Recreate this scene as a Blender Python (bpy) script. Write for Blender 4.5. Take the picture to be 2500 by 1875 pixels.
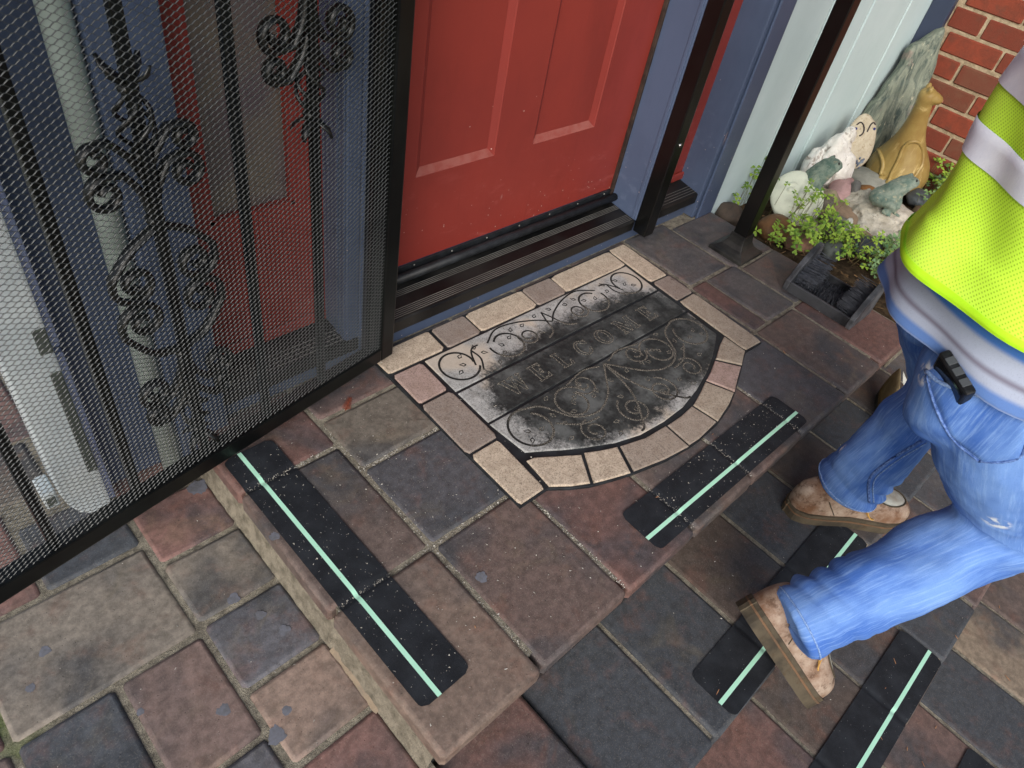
import bpy, bmesh, math, random
import numpy as np
from mathutils import Vector, Matrix, noise as mnoise
from mathutils.bvhtree import BVHTree
random.seed(7); rng = np.random.default_rng(7)
for o in list(bpy.data.objects): bpy.data.objects.remove(o)
SC = bpy.context.scene
COL = SC.collection
# ------------------------------------------------------------------ camera
FPX, CX, CY = 1734.79, 1250.0, 937.5
RC = np.array([[0.7168516, -0.6776956, 0.1638673], [-0.3935648, -0.5873125, -0.7072275], [0.5755263, 0.4424848, -0.687733]])
CAM = np.array([0.0, 0.0, 1.15])
cd = bpy.data.cameras.new('camera'); cam = bpy.data.objects.new('camera', cd); COL.objects.link(cam)
cd.sensor_width = 36.0; cd.sensor_fit = 'HORIZONTAL'; cd.lens = FPX / 2500 * 36; cd.clip_start = 0.02; cd.clip_end = 500
mw = Matrix.Identity(4)
for i in range(3):
    mw[i][0] = RC[0][i]; mw[i][1] = -RC[1][i]; mw[i][2] = -RC[2][i]; mw[i][3] = CAM[i]
cam.matrix_world = mw
cd.dof.use_dof = True; cd.dof.focus_distance = 1.55; cd.dof.aperture_fstop = 11.0
SC.camera = cam
# ------------------------------------------------------------------ sky, sun, exposure
SUN_EL, SUN_AZ = math.radians(32), math.radians(230)      # azimuth clockwise from +Y
w = bpy.data.worlds.new('World'); SC.world = w; w.use_nodes = True
nt = w.node_tree; nt.nodes.clear()
wo = nt.nodes.new('ShaderNodeOutputWorld'); bg = nt.nodes.new('ShaderNodeBackground'); sk = nt.nodes.new('ShaderNodeTexSky')
sk.sky_type = 'NISHITA'; sk.sun_disc = False; sk.sun_elevation = SUN_EL; sk.sun_rotation = SUN_AZ; sk.dust_density = 3.0; sk.air_density = 1.0
hs = nt.nodes.new('ShaderNodeHueSaturation'); hs.inputs['Saturation'].default_value = 0.8
nt.links.new(sk.outputs[0], hs.inputs['Color']); nt.links.new(hs.outputs[0], bg.inputs[0]); bg.inputs[1].default_value = 0.085
nt.links.new(bg.outputs[0], wo.inputs[0])
sl = bpy.data.lights.new('sun', 'SUN'); sl.energy = 1.5; sl.angle = math.radians(38); sl.color = (1.0, 0.99, 0.975)
so = bpy.data.objects.new('sun', sl); COL.objects.link(so)
sd = Vector((math.sin(SUN_AZ) * math.cos(SUN_EL), math.cos(SUN_AZ) * math.cos(SUN_EL), math.sin(SUN_EL)))
so.rotation_euler = sd.to_track_quat('Z', 'Y').to_euler(); so.location = sd * 8
vs = SC.view_settings; vs.view_transform = 'Standard'; vs.look = 'None'; vs.gamma = 1.0; vs.exposure = 0.75; vs.use_curve_mapping = False
SC.render.engine = 'CYCLES'

# ------------------------------------------------------------------ pixel helpers (photo pixels, 2500 wide) used to measure where things stand
def ray(u, v): return RC.T @ np.array([(u - CX) / FPX, (v - CY) / FPX, 1.0])
def onz(u, v, z): d = ray(u, v); return CAM + d * ((z - CAM[2]) / d[2])
def ony(u, v, y): d = ray(u, v); return CAM + d * ((y - CAM[1]) / d[1])
def onx(u, v, x): d = ray(u, v); return CAM + d * ((x - CAM[0]) / d[0])
def r4(x, y): return (1600 + x * 0.4069, y * 0.4069)
def lin(r, g, b):
    f = lambda c: (c / 255) / 12.92 if c <= 10 else (((c / 255) + 0.055) / 1.055) ** 2.4
    return (f(r), f(g), f(b))

# ------------------------------------------------------------------ material kit
class NT:
    def __init__(s, name):
        s.m = bpy.data.materials.new(name); s.m.use_nodes = True; s.t = s.m.node_tree; s.t.nodes.clear()
        s.out = s.n('ShaderNodeOutputMaterial'); s.b = s.n('ShaderNodeBsdfPrincipled'); s.l(s.b.outputs[0], s.out.inputs[0])
        s.tc = s.n('ShaderNodeTexCoord'); s.co = s.tc.outputs['Object']
    def n(s, t): return s.t.nodes.new(t)
    def l(s, a, b): s.t.links.new(a, b)
    def put(s, sock, v):
        if isinstance(v, bpy.types.NodeSocket): s.l(v, sock)
        elif isinstance(v, (tuple, list)) and len(v) == 3 and sock.type == 'RGBA': sock.default_value = (*v, 1)
        else: sock.default_value = v
    def noise(s, sc, det=4, rough=.55, co=None, dist=0.0):
        n = s.n('ShaderNodeTexNoise'); n.inputs['Scale'].default_value = sc; n.inputs['Detail'].default_value = det
        n.inputs['Roughness'].default_value = rough; n.inputs['Distortion'].default_value = dist; s.l(co or s.co, n.inputs['Vector']); return n.outputs['Fac']
    def vor(s, sc, feat='F1', co=None, out='Distance'):
        n = s.n('ShaderNodeTexVoronoi'); n.feature = feat; n.inputs['Scale'].default_value = sc; s.l(co or s.co, n.inputs['Vector']); return n.outputs[out]
    def ramp(s, f, a, b, va=0.0, vb=1.0):
        n = s.n('ShaderNodeMapRange'); n.interpolation_type = 'SMOOTHSTEP'
        s.put(n.inputs[0], f); n.inputs[1].default_value = a; n.inputs[2].default_value = b; n.inputs[3].default_value = va; n.inputs[4].default_value = vb; return n.outputs[0]
    def mix(s, f, a, b, mode='MIX'):
        n = s.n('ShaderNodeMix'); n.data_type = 'RGBA'; n.blend_type = mode; s.put(n.inputs[0], f); s.put(n.inputs[6], a); s.put(n.inputs[7], b); return n.outputs[2]
    def math(s, op, a, b=0.0):
        n = s.n('ShaderNodeMath'); n.operation = op; s.put(n.inputs[0], a); s.put(n.inputs[1], b); return n.outputs[0]
    def mapping(s, scale=(1, 1, 1), rot=(0, 0, 0), loc=(0, 0, 0), co=None):
        n = s.n('ShaderNodeMapping'); n.inputs['Scale'].default_value = scale; n.inputs['Rotation'].default_value = rot; n.inputs['Location'].default_value = loc; s.l(co or s.co, n.inputs['Vector']); return n.outputs[0]
    def xyz(s, co=None):
        n = s.n('ShaderNodeSeparateXYZ'); s.l(co or s.co, n.inputs[0]); return n.outputs
    def bump(s, h, strength=.3, dist=.002, nrm=None):
        n = s.n('ShaderNodeBump'); n.inputs['Strength'].default_value = strength; n.inputs['Distance'].default_value = dist; s.l(h, n.inputs['Height'])
        if nrm is not None: s.l(nrm, n.inputs['Normal'])
        return n.outputs[0]
    def fin(s, col, rough=.6, spec=.35, nrm=None, metal=0.0, **k):
        s.put(s.b.inputs['Base Color'], col); s.put(s.b.inputs['Roughness'], rough); s.b.inputs['Specular IOR Level'].default_value = spec; s.b.inputs['Metallic'].default_value = metal
        if nrm is not None: s.l(nrm, s.b.inputs['Normal'])
        for a, b in k.items(): s.put(s.b.inputs[a.replace('_', ' ')], b)
        return s.m

def objinfo_offset(t, k=37.0):
    oi = t.n('ShaderNodeObjectInfo'); va = t.n('ShaderNodeVectorMath'); va.operation = 'ADD'
    sc = t.n('ShaderNodeVectorMath'); sc.operation = 'SCALE'; t.l(oi.outputs['Random'], sc.inputs[3]); sc.inputs[0].default_value = (k, k * 1.7, k * .6)
    t.l(t.co, va.inputs[0]); t.l(sc.outputs[0], va.inputs[1]); return oi, va.outputs[0]

def m_tile():
    t = NT('paver_clay'); oi, co = objinfo_offset(t)
    base = oi.outputs['Color']
    n1 = t.noise(4.5, 3, .5, co, .5); n2 = t.noise(16, 6, .62, co, .3); n3 = t.noise(420, 3, .7, co); n4 = t.noise(60, 5, .7, co)
    c = t.mix(t.ramp(n1, .42, .66, 0, .85), base, lin(72, 76, 82))
    warm = t.mix(.55, base, lin(128, 88, 74))
    c = t.mix(t.ramp(n2, .5, .74, 0, .75), c, warm)
    ol = t.mix(.5, base, lin(124, 112, 88)); c = t.mix(t.ramp(t.noise(9, 4, .6, co, .9), .55, .8, 0, .7), c, ol)
    c = t.mix(t.ramp(n4, .3, .75, .5, 0), c, (0.02, 0.018, 0.016))
    c = t.mix(t.math('MULTIPLY', t.ramp(n3, .5, .75), .20), c, lin(180, 172, 160))
    pit = t.vor(95, co=co); c = t.mix(t.ramp(pit, .0, .13, .75, 0), c, (0.012, 0.011, 0.01))
    sp = t.vor(70, co=co); c = t.mix(t.ramp(sp, .02, .05, .35, 0), c, lin(205, 198, 188))
    h = t.math('ADD', t.math('MULTIPLY', n3, .5), t.math('MULTIPLY', n4, .9)); h = t.math('ADD', h, t.math('MULTIPLY', t.ramp(pit, 0, .14), .8))
    return t.fin(c, t.ramp(n4, .3, .7, .52, .8), .28, t.bump(h, .42, .0016))
def m_grout():
    t = NT('sandy_grout'); n = t.noise(55, 6, .75); g = t.noise(500, 3, .8)
    c = t.mix(t.ramp(n, .3, .7), lin(112, 106, 95), lin(176, 168, 150)); c = t.mix(t.ramp(g, .48, .68, 0, .55), c, lin(58, 54, 48))
    x = t.xyz(); patch = t.ramp(t.noise(5, 3, .6), .50, .62)
    moss = t.math('MULTIPLY', t.math('MULTIPLY', t.ramp(x[0], -.05, -.22), patch), .9)
    c = t.mix(moss, c, lin(96, 122, 44))
    return t.fin(c, .95, .1, t.bump(t.math('ADD', g, t.math('MULTIPLY', n, 2)), .9, .004))
def plain(name, c, c2=None, rough=.5, sc=12, amt=1.0, bsc=0, bst=.2, bd=.001, spec=.35, metal=0.0, grime=None, **k):
    t = NT(name); col = c
    if c2: col = t.mix(t.ramp(t.noise(sc, 5, .6), .35, .7, 0, amt), c, c2)
    if grime: col = t.mix(t.ramp(t.noise(grime[0], 6, .7), grime[1], grime[1] + .14, 0, grime[3] if len(grime) > 3 else .8), col, grime[2])
    nr = t.bump(t.noise(bsc, 4, .65), bst, bd) if bsc else None
    return t.fin(col, rough, spec, nr, metal, **k)
def m_wood_paint(name, c, c2, stretch=(9, 9, .8), spots=True, bst=.25):
    t = NT(name); gr = t.noise(14, 6, .65, t.mapping(stretch)); big = t.noise(3.5, 4, .6); col = t.mix(t.ramp(big, .3, .75, 0, .8), c, c2)
    col = t.mix(t.ramp(gr, .55, .8, 0, .25), col, tuple(x * .6 for x in c))
    if spots:
        v = t.vor(17); col = t.mix(t.ramp(v, .018, .032, .8, 0), col, lin(215, 190, 180)); dirt = t.noise(4, 6, .7, t.mapping((1, 1, .35))); col = t.mix(t.ramp(dirt, .5, .72, 0, .28), col, tuple(x * .45 for x in c))
        sc = t.noise(30, 2, .5, t.mapping((1, 1, .25), (0, .5, .3))); col = t.mix(t.ramp(sc, .74, .8, 0, .5), col, lin(190, 160, 155))
    if spots:
        z_ = t.xyz()[2]; v2 = t.vor(48); col = t.mix(t.math('MULTIPLY', t.ramp(v2, .05, .09, .8, 0), t.ramp(z_, .34, .14)), col, lin(206, 188, 178))
        sm = t.noise(22, 5, .7, t.mapping((.5, 1, 1.4))); col = t.mix(t.math('MULTIPLY', t.ramp(sm, .55, .7, 0, .35), t.ramp(z_, .5, .12)), col, tuple(min(1, x * 1.25 + .045) for x in c))
    fine = t.noise(240, 3, .7)
    return t.fin(col, t.ramp(big, .3, .7, .38, .52), .4, t.bump(t.math('ADD', gr, t.math('MULTIPLY', fine, .5)), bst, .0012))
def m_grip():
    t = NT('grip_tape_black'); g = t.noise(900, 2, .8); n = t.noise(20, 5, .6); v = t.vor(110)
    c = t.mix(t.ramp(n, .35, .75), lin(21, 24, 30), lin(40, 44, 50)); c = t.mix(t.ramp(g, .55, .8, 0, .5), c, lin(78, 86, 98))
    c = t.mix(t.ramp(v, .03, .09, .8, 0), c, lin(170, 172, 170))
    return t.fin(c, .78, .35, t.bump(g, .8, .0012))
def mat_mask(t):
    """worn, blackened middle of the door mat: 1 = blackened"""
    x = t.xyz(); n = t.noise(9, 5, .65, None, .5); n2 = t.noise(26, 5, .7)
    dx = t.math('DIVIDE', t.math('SUBTRACT', x[0], 1.235), .345); dy = t.math('DIVIDE', t.math('SUBTRACT', x[1], .650), .175)
    d = t.math('ADD', t.math('POWER', t.math('ABSOLUTE', dx), 3.0), t.math('POWER', t.math('ABSOLUTE', dy), 3.0))
    d = t.math('ADD', d, t.math('MULTIPLY', t.math('SUBTRACT', n, .5), 1.7)); d = t.math('ADD', d, t.math('MULTIPLY', t.math('SUBTRACT', n2, .5), .9))
    d = t.math('ADD', d, t.math('MULTIPLY', t.math('SUBTRACT', t.noise(130, 4, .75), .5), 1.5)); return t.ramp(d, 1.5, .85)
def m_matpanel():
    t = NT('mat_printed_panel'); k = mat_mask(t); f = t.noise(330, 3, .75); n = t.noise(40, 5, .7)
    lt = t.mix(t.ramp(n, .3, .7), lin(186, 186, 184), lin(150, 149, 146)); lt = t.mix(t.ramp(f, .46, .7, 0, .7), lt, lin(84, 83, 81)); lt = t.mix(t.ramp(t.noise(70, 3, .6, t.mapping((1, .2, 1), (0, 0, .9)), 2), .6, .7, 0, .6), lt, lin(70, 69, 67))
    wl = t.mix(t.ramp(t.noise(6, 3), .5, .62, 0, .7), lt, lin(196, 182, 164))
    dk = t.mix(t.ramp(n, .35, .75), lin(38, 40, 40), lin(68, 70, 69)); dk = t.mix(t.ramp(t.noise(11, 5, .7), .44, .68, 0, .85), dk, lin(104, 107, 106))
    return t.fin(t.mix(k, wl, dk), t.ramp(k, 0, 1, .85, .55), .3, t.bump(t.math('ADD', f, n), .4, .0012))
def m_matgroove():
    t = NT('mat_groove_lines'); k = mat_mask(t); f = t.noise(420, 3, .8)
    d2 = t.mix(t.ramp(f, .44, .60), lin(14, 14, 14), lin(156, 150, 138)); return t.fin(t.mix(k, lin(34, 34, 33), d2), .8, .3, t.bump(f, .8, .002))
def m_matstone():
    t = NT('mat_stone_print'); oi, co = objinfo_offset(t); n = t.noise(48, 6, .75, co); f = t.noise(300, 3, .7, co); fib = t.noise(90, 3, .6, t.mapping((1, .18, 1), (0, 0, .7), co=co), 1.5)
    base = oi.outputs['Color']; c = t.mix(t.ramp(n, .3, .75), base, t.mix(.5, base, lin(120, 100, 84)))
    c = t.mix(t.ramp(f, .46, .72, 0, .7), c, lin(92, 80, 70)); c = t.mix(t.ramp(fib, .62, .72, 0, .5), c, lin(70, 60, 52)); c = t.mix(t.ramp(t.noise(14, 5, .7, co), .6, .75, 0, .55), c, lin(64, 60, 56))
    return t.fin(c, .88, .2, t.bump(t.math('ADD', n, f), .45, .0015))
# ------------------------------------------------------------------ mesh kit
def setp(o, label=None, cat=None, group=None, kind=None):
    if label: o['label'] = label
    if cat: o['category'] = cat
    if group: o['group'] = group
    if kind: o['kind'] = kind
    return o
def link(name, me, mat=None, parent=None, smooth=False):
    o = bpy.data.objects.new(name, me); COL.objects.link(o)
    if mat is not None and len(me.materials) == 0: me.materials.append(mat)
    if parent is not None: o.parent = parent
    if smooth: me.shade_smooth()
    return o
def mobj(name, V, F, mat=None, parent=None, smooth=False, uv=None):
    me = bpy.data.meshes.new(name); me.from_pydata([tuple(map(float, v)) for v in V], [], [tuple(int(i) for i in f) for f in F]); me.validate()
    if uv is not None:
        L = me.uv_layers.new(name='UVMap'); li = np.zeros(len(me.loops), np.int32); me.loops.foreach_get('vertex_index', li)
        L.data.foreach_set('uv', np.asarray(uv, np.float32)[li].ravel())
    return link(name, me, mat, parent, smooth)
def empty(name, loc=(0, 0, 0)):
    o = bpy.data.objects.new(name, None); COL.objects.link(o); o.location = loc; o.empty_display_size = .05; return o
def thing(name, label, cat, group=None, loc=(0, 0, 0)):      # parts are built in world coordinates, so keep the empty unmoved by parenting with an inverse
    return setp(empty(name, (0, 0, 0)), label, cat, group)
def box_vf(lo, hi):
    x0, y0, z0 = lo; x1, y1, z1 = hi
    return ([(x0,y0,z0),(x1,y0,z0),(x1,y1,z0),(x0,y1,z0),(x0,y0,z1),(x1,y0,z1),(x1,y1,z1),(x0,y1,z1)],
            [(0,3,2,1),(4,5,6,7),(0,1,5,4),(1,2,6,5),(2,3,7,6),(3,0,4,7)])
def bevel_mesh(me, w, seg=1):
    bm = bmesh.new(); bm.from_mesh(me); bmesh.ops.bevel(bm, geom=bm.edges[:], offset=w, segments=seg, profile=.6, affect='EDGES', clamp_overlap=True); bmesh.ops.recalc_face_normals(bm, faces=bm.faces); bm.to_mesh(me); bm.free()
def box(name, lo, hi, mat, parent=None, bev=.003, seg=1):
    V, F = box_vf(lo, hi); o = mobj(name, V, F, mat, parent)
    if bev: bevel_mesh(o.data, bev, seg)
    return o
class Acc:
    """collects pieces of ONE part"""
    def __init__(s): s.V = []; s.F = []
    def add(s, V, F):
        b = len(s.V); s.V += [tuple(v) for v in V]; s.F += [tuple(i + b for i in f) for f in F]
    def box(s, lo, hi): s.add(*box_vf(lo, hi))
    def obj(s, name, mat, parent=None, smooth=False): return mobj(name, s.V, s.F, mat, parent, smooth)
def frame_of(d, up=None):
    d = np.asarray(d, float); d = d / (np.linalg.norm(d) + 1e-12)
    a = np.array([0, 0, 1.0]) if up is None else np.asarray(up, float)
    if abs(d @ a) > .97 * np.linalg.norm(a): a = np.array([1.0, 0, 0])
    s = np.cross(a, d); s /= np.linalg.norm(s); return s, np.cross(d, s)
def tube_vf(P, R, n=6, up=None, cap=True, closed=False):
    P = np.asarray(P, float); m = len(P); R = np.broadcast_to(np.asarray(R, float), (m,)) if np.ndim(R) < 2 else np.asarray(R, float)
    V = []; F = []
    for i in range(m):
        if closed: d = P[(i + 1) % m] - P[i - 1]
        else: d = P[min(i + 1, m - 1)] - P[max(i - 1, 0)]
        s, u = frame_of(d, up)
        ra, rb = (R[i], R[i]) if R.ndim == 1 else R[i]
        for k in range(n):
            a = 2 * math.pi * (k + .5) / n; V.append(P[i] + s * ra * math.cos(a) + u * rb * math.sin(a))
    for i in range(m if closed else m - 1):
        j = (i + 1) % m
        for k in range(n): F.append((i*n+k, i*n+(k+1)%n, j*n+(k+1)%n, j*n+k))
    if cap and not closed: F.append(tuple(range(n))[::-1]); F.append(tuple(range((m-1)*n, m*n)))
    return V, F
def tube(name, P, R, mat, parent=None, n=8, up=None, smooth=True, closed=False):
    V, F = tube_vf(P, R, n, up, closed=closed); return mobj(name, V, F, mat, parent, smooth)
def spline(pts, k=8, closed=False):
    P = [np.asarray(p, float) for p in pts]; out = []; m = len(P)
    for i in range(m if closed else m - 1):
        p0 = P[(i-1) % m] if closed or i > 0 else P[0] * 2 - P[1]; p1 = P[i]; p2 = P[(i+1) % m]
        p3 = P[(i+2) % m] if closed or i + 2 < m else P[-1] * 2 - P[-2]
        for j in range(k):
            t = j / k; out.append(.5 * ((2*p1) + (-p0+p2)*t + (2*p0-5*p1+4*p2-p3)*t*t + (-p0+3*p1-3*p2+p3)*t**3))
    if not closed: out.append(P[-1])
    return np.array(out)
def lerp_keys(keys, k=8):
    """keys = rows [x,y,z,ra,rb]; smooth path with smooth radii"""
    A = spline(keys, k); return A[:, :3], A[:, 3:5]
def blob_vf(c, r, sub=3, seed=0, amp=.12, sc=3.0, flat=None):
    bm = bmesh.new(); bmesh.ops.create_icosphere(bm, subdivisions=sub, radius=1); V = []
    for v in bm.verts:
        d = v.co.normalized(); k = 1 + amp * mnoise.noise(d * sc * .5 + Vector((seed * 3.1, seed, 0))) * 1.6 + amp * .5 * mnoise.noise(d * sc * 1.6 + Vector((seed, 5, 0)))
        V.append((c[0] + d.x * r[0] * k, c[1] + d.y * r[1] * k, c[2] + d.z * r[2] * k))
    F = [tuple(v.index for v in f.verts) for f in bm.faces]; bm.free(); return V, F
def fuse(parts, voxel=.006, smooth=6, name='fused'):
    a = Acc()
    for V, F in parts: a.add(V, F)
    me = bpy.data.meshes.new(name); me.from_pydata([tuple(map(float, v)) for v in a.V], [], a.F); o = bpy.data.objects.new('tmp', me); COL.objects.link(o)
    bm = bmesh.new(); bm.from_mesh(me); bmesh.ops.recalc_face_normals(bm, faces=bm.faces); bm.to_mesh(me); bm.free()
    r = o.modifiers.new('r', 'REMESH'); r.mode = 'VOXEL'; r.voxel_size = voxel; r.adaptivity = 0
    if smooth: s = o.modifiers.new('s', 'SMOOTH'); s.iterations = smooth; s.factor = .5
    dg = bpy.context.evaluated_depsgraph_get(); dg.update(); out = bpy.data.meshes.new_from_object(o.evaluated_get(dg)); bpy.data.objects.remove(o); bpy.data.meshes.remove(me); out.name = name
    return out
def mco(me): a = np.zeros(len(me.vertices) * 3); me.vertices.foreach_get('co', a); return a.reshape(-1, 3)
def mno(me): a = np.zeros(len(me.vertices) * 3); me.vertex_normals.foreach_get('vector', a); return a.reshape(-1, 3)
def setco(me, P): me.vertices.foreach_set('co', np.asarray(P, float).ravel()); me.update()
def wobble(P, sc, seed=0):
    return np.array([mnoise.noise(Vector(p) * sc + Vector((seed * 7.3, seed * 1.9, seed))) for p in P])
def prism_vf(poly, z0, z1, inset=0.0, drop=None):
    """poly ccw in xy; rounded shoulder of width inset, depth drop"""
    P = np.asarray(poly, float); m = len(P); c = P.mean(0)
    drop = inset if drop is None else drop
    def ins(k):
        out = []
        for i in range(m):
            a, b, d = P[i-1], P[i], P[(i+1) % m]; e1 = b - a; e2 = d - b; e1 = e1 / (np.linalg.norm(e1)+1e-9); e2 = e2 / (np.linalg.norm(e2)+1e-9)
            n1 = np.array([-e1[1], e1[0]]); n2 = np.array([-e2[1], e2[0]]); bi = n1 + n2; bi /= max(np.linalg.norm(bi), 1e-6); out.append(b + bi * k / max(.45, bi @ n1))
        return np.array(out)
    rings = [(P, z0)]
    if inset: rings += [(P, z1 - drop), (ins(inset * .3), z1 - drop * .3), (ins(inset), z1)]
    else: rings += [(P, z1)]
    V = []; F = []
    for Q, z in rings: V += [(q[0], q[1], z) for q in Q]
    for r in range(len(rings) - 1):
        for i in range(m): j = (i+1) % m; F.append((r*m+i, r*m+j, (r+1)*m+j, (r+1)*m+i))
    F.append(tuple(range((len(rings)-1)*m, len(rings)*m))); F.append(tuple(range(m))[::-1])
    return V, F
def rect_poly(x0, x1, y0, y1, cut=0.006, jit=0.0):
    p = [(x0+cut,y0),(x1-cut,y0),(x1,y0+cut),(x1,y1-cut),(x1-cut,y1),(x0+cut,y1),(x0,y1-cut),(x0,y0+cut)]
    return [(a + random.uniform(-jit, jit), b + random.uniform(-jit, jit)) for a, b in p]
def tile(parent, x0, x1, y0, y1, z, col, mat, th=.035, r=.009, gap=.004, poly=None, jz=.0015, name='paving_tile'):
    cx, cy = (x0+x1)/2, (y0+y1)/2
    p = poly or rect_poly(x0+gap, x1-gap, y0+gap, y1-gap, .006, .0012)
    p = [(a-cx, b-cy) for a, b in p]; V, F = prism_vf(p, -th, 0, r, r*.75)
    tx, ty = random.uniform(-jz, jz) / .15, random.uniform(-jz, jz) / .15
    V = [(a, b, c + (a*tx + b*ty if c > -th else 0)) for a, b, c in V]
    o = mobj(name, V, F, mat, parent); o.location = (cx, cy, z + random.uniform(-jz, jz)*.6); o.color = (*col, 1)
    nf = 3 * len(p)
    for i, f in enumerate(o.data.polygons): f.use_smooth = len(p) <= i < nf
    return o
# ------------------------------------------------------------------ materials of the setting
TILE = m_tile(); GROUT = m_grout()
BLUE = m_wood_paint('slate_blue_paint', lin(78, 91, 116), lin(68, 80, 104), spots=True)
BLUE_ROUGH = m_wood_paint('slate_blue_paint_rough', lin(74, 87, 112), lin(62, 74, 96), (1, 1, 1), False, .9)  # rough wall paint, its blue darkened for the shade behind the screen door
NAVY = m_wood_paint('dark_navy_paint', lin(52, 60, 80), lin(44, 50, 66), spots=False)
PALE = m_wood_paint('pale_blue_green_paint', lin(198, 216, 217), lin(184, 204, 204), (5, 5, .6), False, .35)
RED = m_wood_paint('red_door_paint', lin(138, 53, 45), lin(124, 47, 41), (6, 6, .5), True, .22)
BLACKM = plain('black_painted_steel', lin(8, 9, 9), lin(16, 17, 17), .28, 6, 1, 400, .05, .0005, .5)
RUBBER = plain('black_rubber', lin(24, 26, 29), lin(46, 50, 54), .5, 30, .7, 300, .2, .0008, .4)
def m_sill():
    t = NT('dark_bronze_sill'); n = t.noise(5, 5, .65); d = t.noise(160, 3, .7); c = t.mix(t.ramp(n, .3, .75), lin(14, 14, 15), lin(46, 45, 43)); c = t.mix(t.ramp(d, .64, .8, 0, .25), c, lin(130, 126, 118))
    return t.fin(c, t.ramp(n, .3, .7, .3, .6), .4, t.bump(d, .2, .0006), .3)
SILL = m_sill()
SILLRIB = plain('worn_aluminium_rib', lin(136, 135, 130), lin(104, 102, 98), .4, 10, 1, spec=.5, metal=.3)
GLASS = NT('window_glass').fin(lin(14, 15, 16), .04, .5)
REFL_PANE = plain('glass_painted_reflection', lin(112, 102, 90), lin(96, 84, 88), .3, 9, 1, 60, .1, .002, .5, grime=(5, .55, lin(128, 122, 96), .6))  # mottled taupe paints the reflection of the surroundings on the left pane
C = {k: lin(*[(c * .80 + .20 * (sum(v) / 3 * .97)) * t_ for c, t_ in zip(v, (1.06, 1.055, 1.075))]) for k, v in dict(tan=(134, 112, 96), brown=(112, 95, 86), red=(124, 88, 78), mott=(114, 93, 84), slate=(86, 86, 90), olive=(120, 111, 97), rb=(120, 92, 82), grey=(104, 98, 95), dslate=(72, 77, 82), dbrown=(94, 80, 70), ltan=(150, 132, 108), pink=(138, 104, 94)).items()}
# ------------------------------------------------------------------ ground and paving
g = mobj('ground', [(-60, -60, -.52), (60, -60, -.52), (60, 60, -.52), (-60, 60, -.52)], [(0, 1, 2, 3)], plain('bare_ground', lin(96, 88, 74), lin(70, 66, 52), .95, 3, 1, 60, .6, .01)); setp(g, 'bare ground round the steps', kind='structure')
L1, L2, L3, LW = -.15, -.305, -.465, -.108
def slab(name, lo, hi, label):
    o = box(name, lo, hi, GROUT, None, 0); return setp(o, label, kind='structure')
landing = slab('landing', (.333, .245, -.16), (2.135, 1.03, -.0045), 'tiled top landing in front of the red door')
step1 = slab('step', (-3.2, -.052, -.32), (2.9, .2475, L1 - .0045), 'upper tiled step below the landing')
walk = slab('walkway', (-3.2, .2002, -.32), (.332, 5.0, LW - .0045), 'tiled walk beside the landing')
step2 = slab('step', (-3.2, -.327, -.48), (2.9, -.0525, L2 - .0055), 'second tiled step below the landing')
patio = slab('patio', (-3.2, -3.0, -.515), (4.2, -.3275, L3 - .0055), 'tiled patio at the foot of the steps')
def T(p, x0, x1, y0, y1, z, c, **k): return tile(p, x0, x1, y0, y1, z, C[c], TILE, **k)
for a in [(.315,.537,.207,.511,'tan'),(.315,.537,.511,.815,'brown'),(.315,.537,.815,1.012,'red'),
          (.537,.769,.207,.510,'mott'),(.537,.769,.510,.734,'slate'),(.537,.769,.734,.891,'olive'),(.537,.769,.891,1.012,'rb'),
          (.769,.992,.207,.510,'red'),(.769,.992,.510,.734,'brown'),(.769,.992,.734,1.012,'grey'),
          (.992,1.219,.207,.510,'brown'),(.992,1.219,.510,.734,'mott'),(.992,1.219,.734,1.012,'grey'),
          (1.219,1.446,.207,.510,'mott'),(1.219,1.446,.510,.734,'grey'),(1.219,1.446,.734,1.012,'brown'),
          (1.446,1.686,.207,.505,'slate'),(1.446,1.686,.505,.738,'grey'),(1.446,1.696,.738,1.012,'brown'),
          (1.686,1.898,.207,.505,'brown'),(1.898,2.135,.207,.505,'red'),
          (1.690,1.766,.505,.738,'red'),(1.766,1.928,.505,.738,'grey'),(1.928,2.14,.505,.715,'brown'),
          (1.698,1.905,.738,1.012,'grey'),(1.905,2.14,.715,.975,'grey')]:
    T(landing, *a[:4], 0.0, a[4])
# upper step, one row of deep tiles
xs = [-.60,-.37,-.14,.09,.315,.537,.763,.992,1.213,1.437,1.662,1.89,2.12,2.35,2.6,2.88]
cs = ['red','slate','brown','mott','red','dslate','dslate','dbrown','dslate','dbrown','dslate','dbrown','grey','dslate','brown']
for i in range(len(xs) - 1): T(step1, xs[i], xs[i+1], -.066, .207 if i < 4 else .243, LW if i < 4 else -.132 if i == 4 else L1, cs[i], th=.05)
# walk beside the landing
hand = [(.157,.318,.831,.98,'red'),(.157,.318,.679,.831,'olive'),(.157,.318,.526,.679,'slate'),(.157,.318,.374,.526,'tan'),(.157,.318,.210,.374,'red'),
        (-.142,.157,.668,.893,'olive'),(.010,.157,.447,.668,'mott'),(.010,.157,.207,.447,'slate'),(-.142,.010,.447,.668,'dslate'),(-.142,.010,.207,.447,'mott'),
        (-.014,.157,.893,1.06,'dslate'),(-.31,-.014,.893,1.115,'red'),(-.44,-.142,.668,.893,'red'),(-.37,-.142,.447,.668,'brown'),(-.37,-.142,.207,.447,'tan'),
        (.157,.32,.98,1.10,'red'),(-.46,-.31,.893,1.115,'slate')]
for a in hand:
    poly = None
    if a[:4] == (.157,.318,.831,.98,): poly = None
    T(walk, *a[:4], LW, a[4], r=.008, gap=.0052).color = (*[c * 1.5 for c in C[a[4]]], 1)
random.seed(21)
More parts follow.
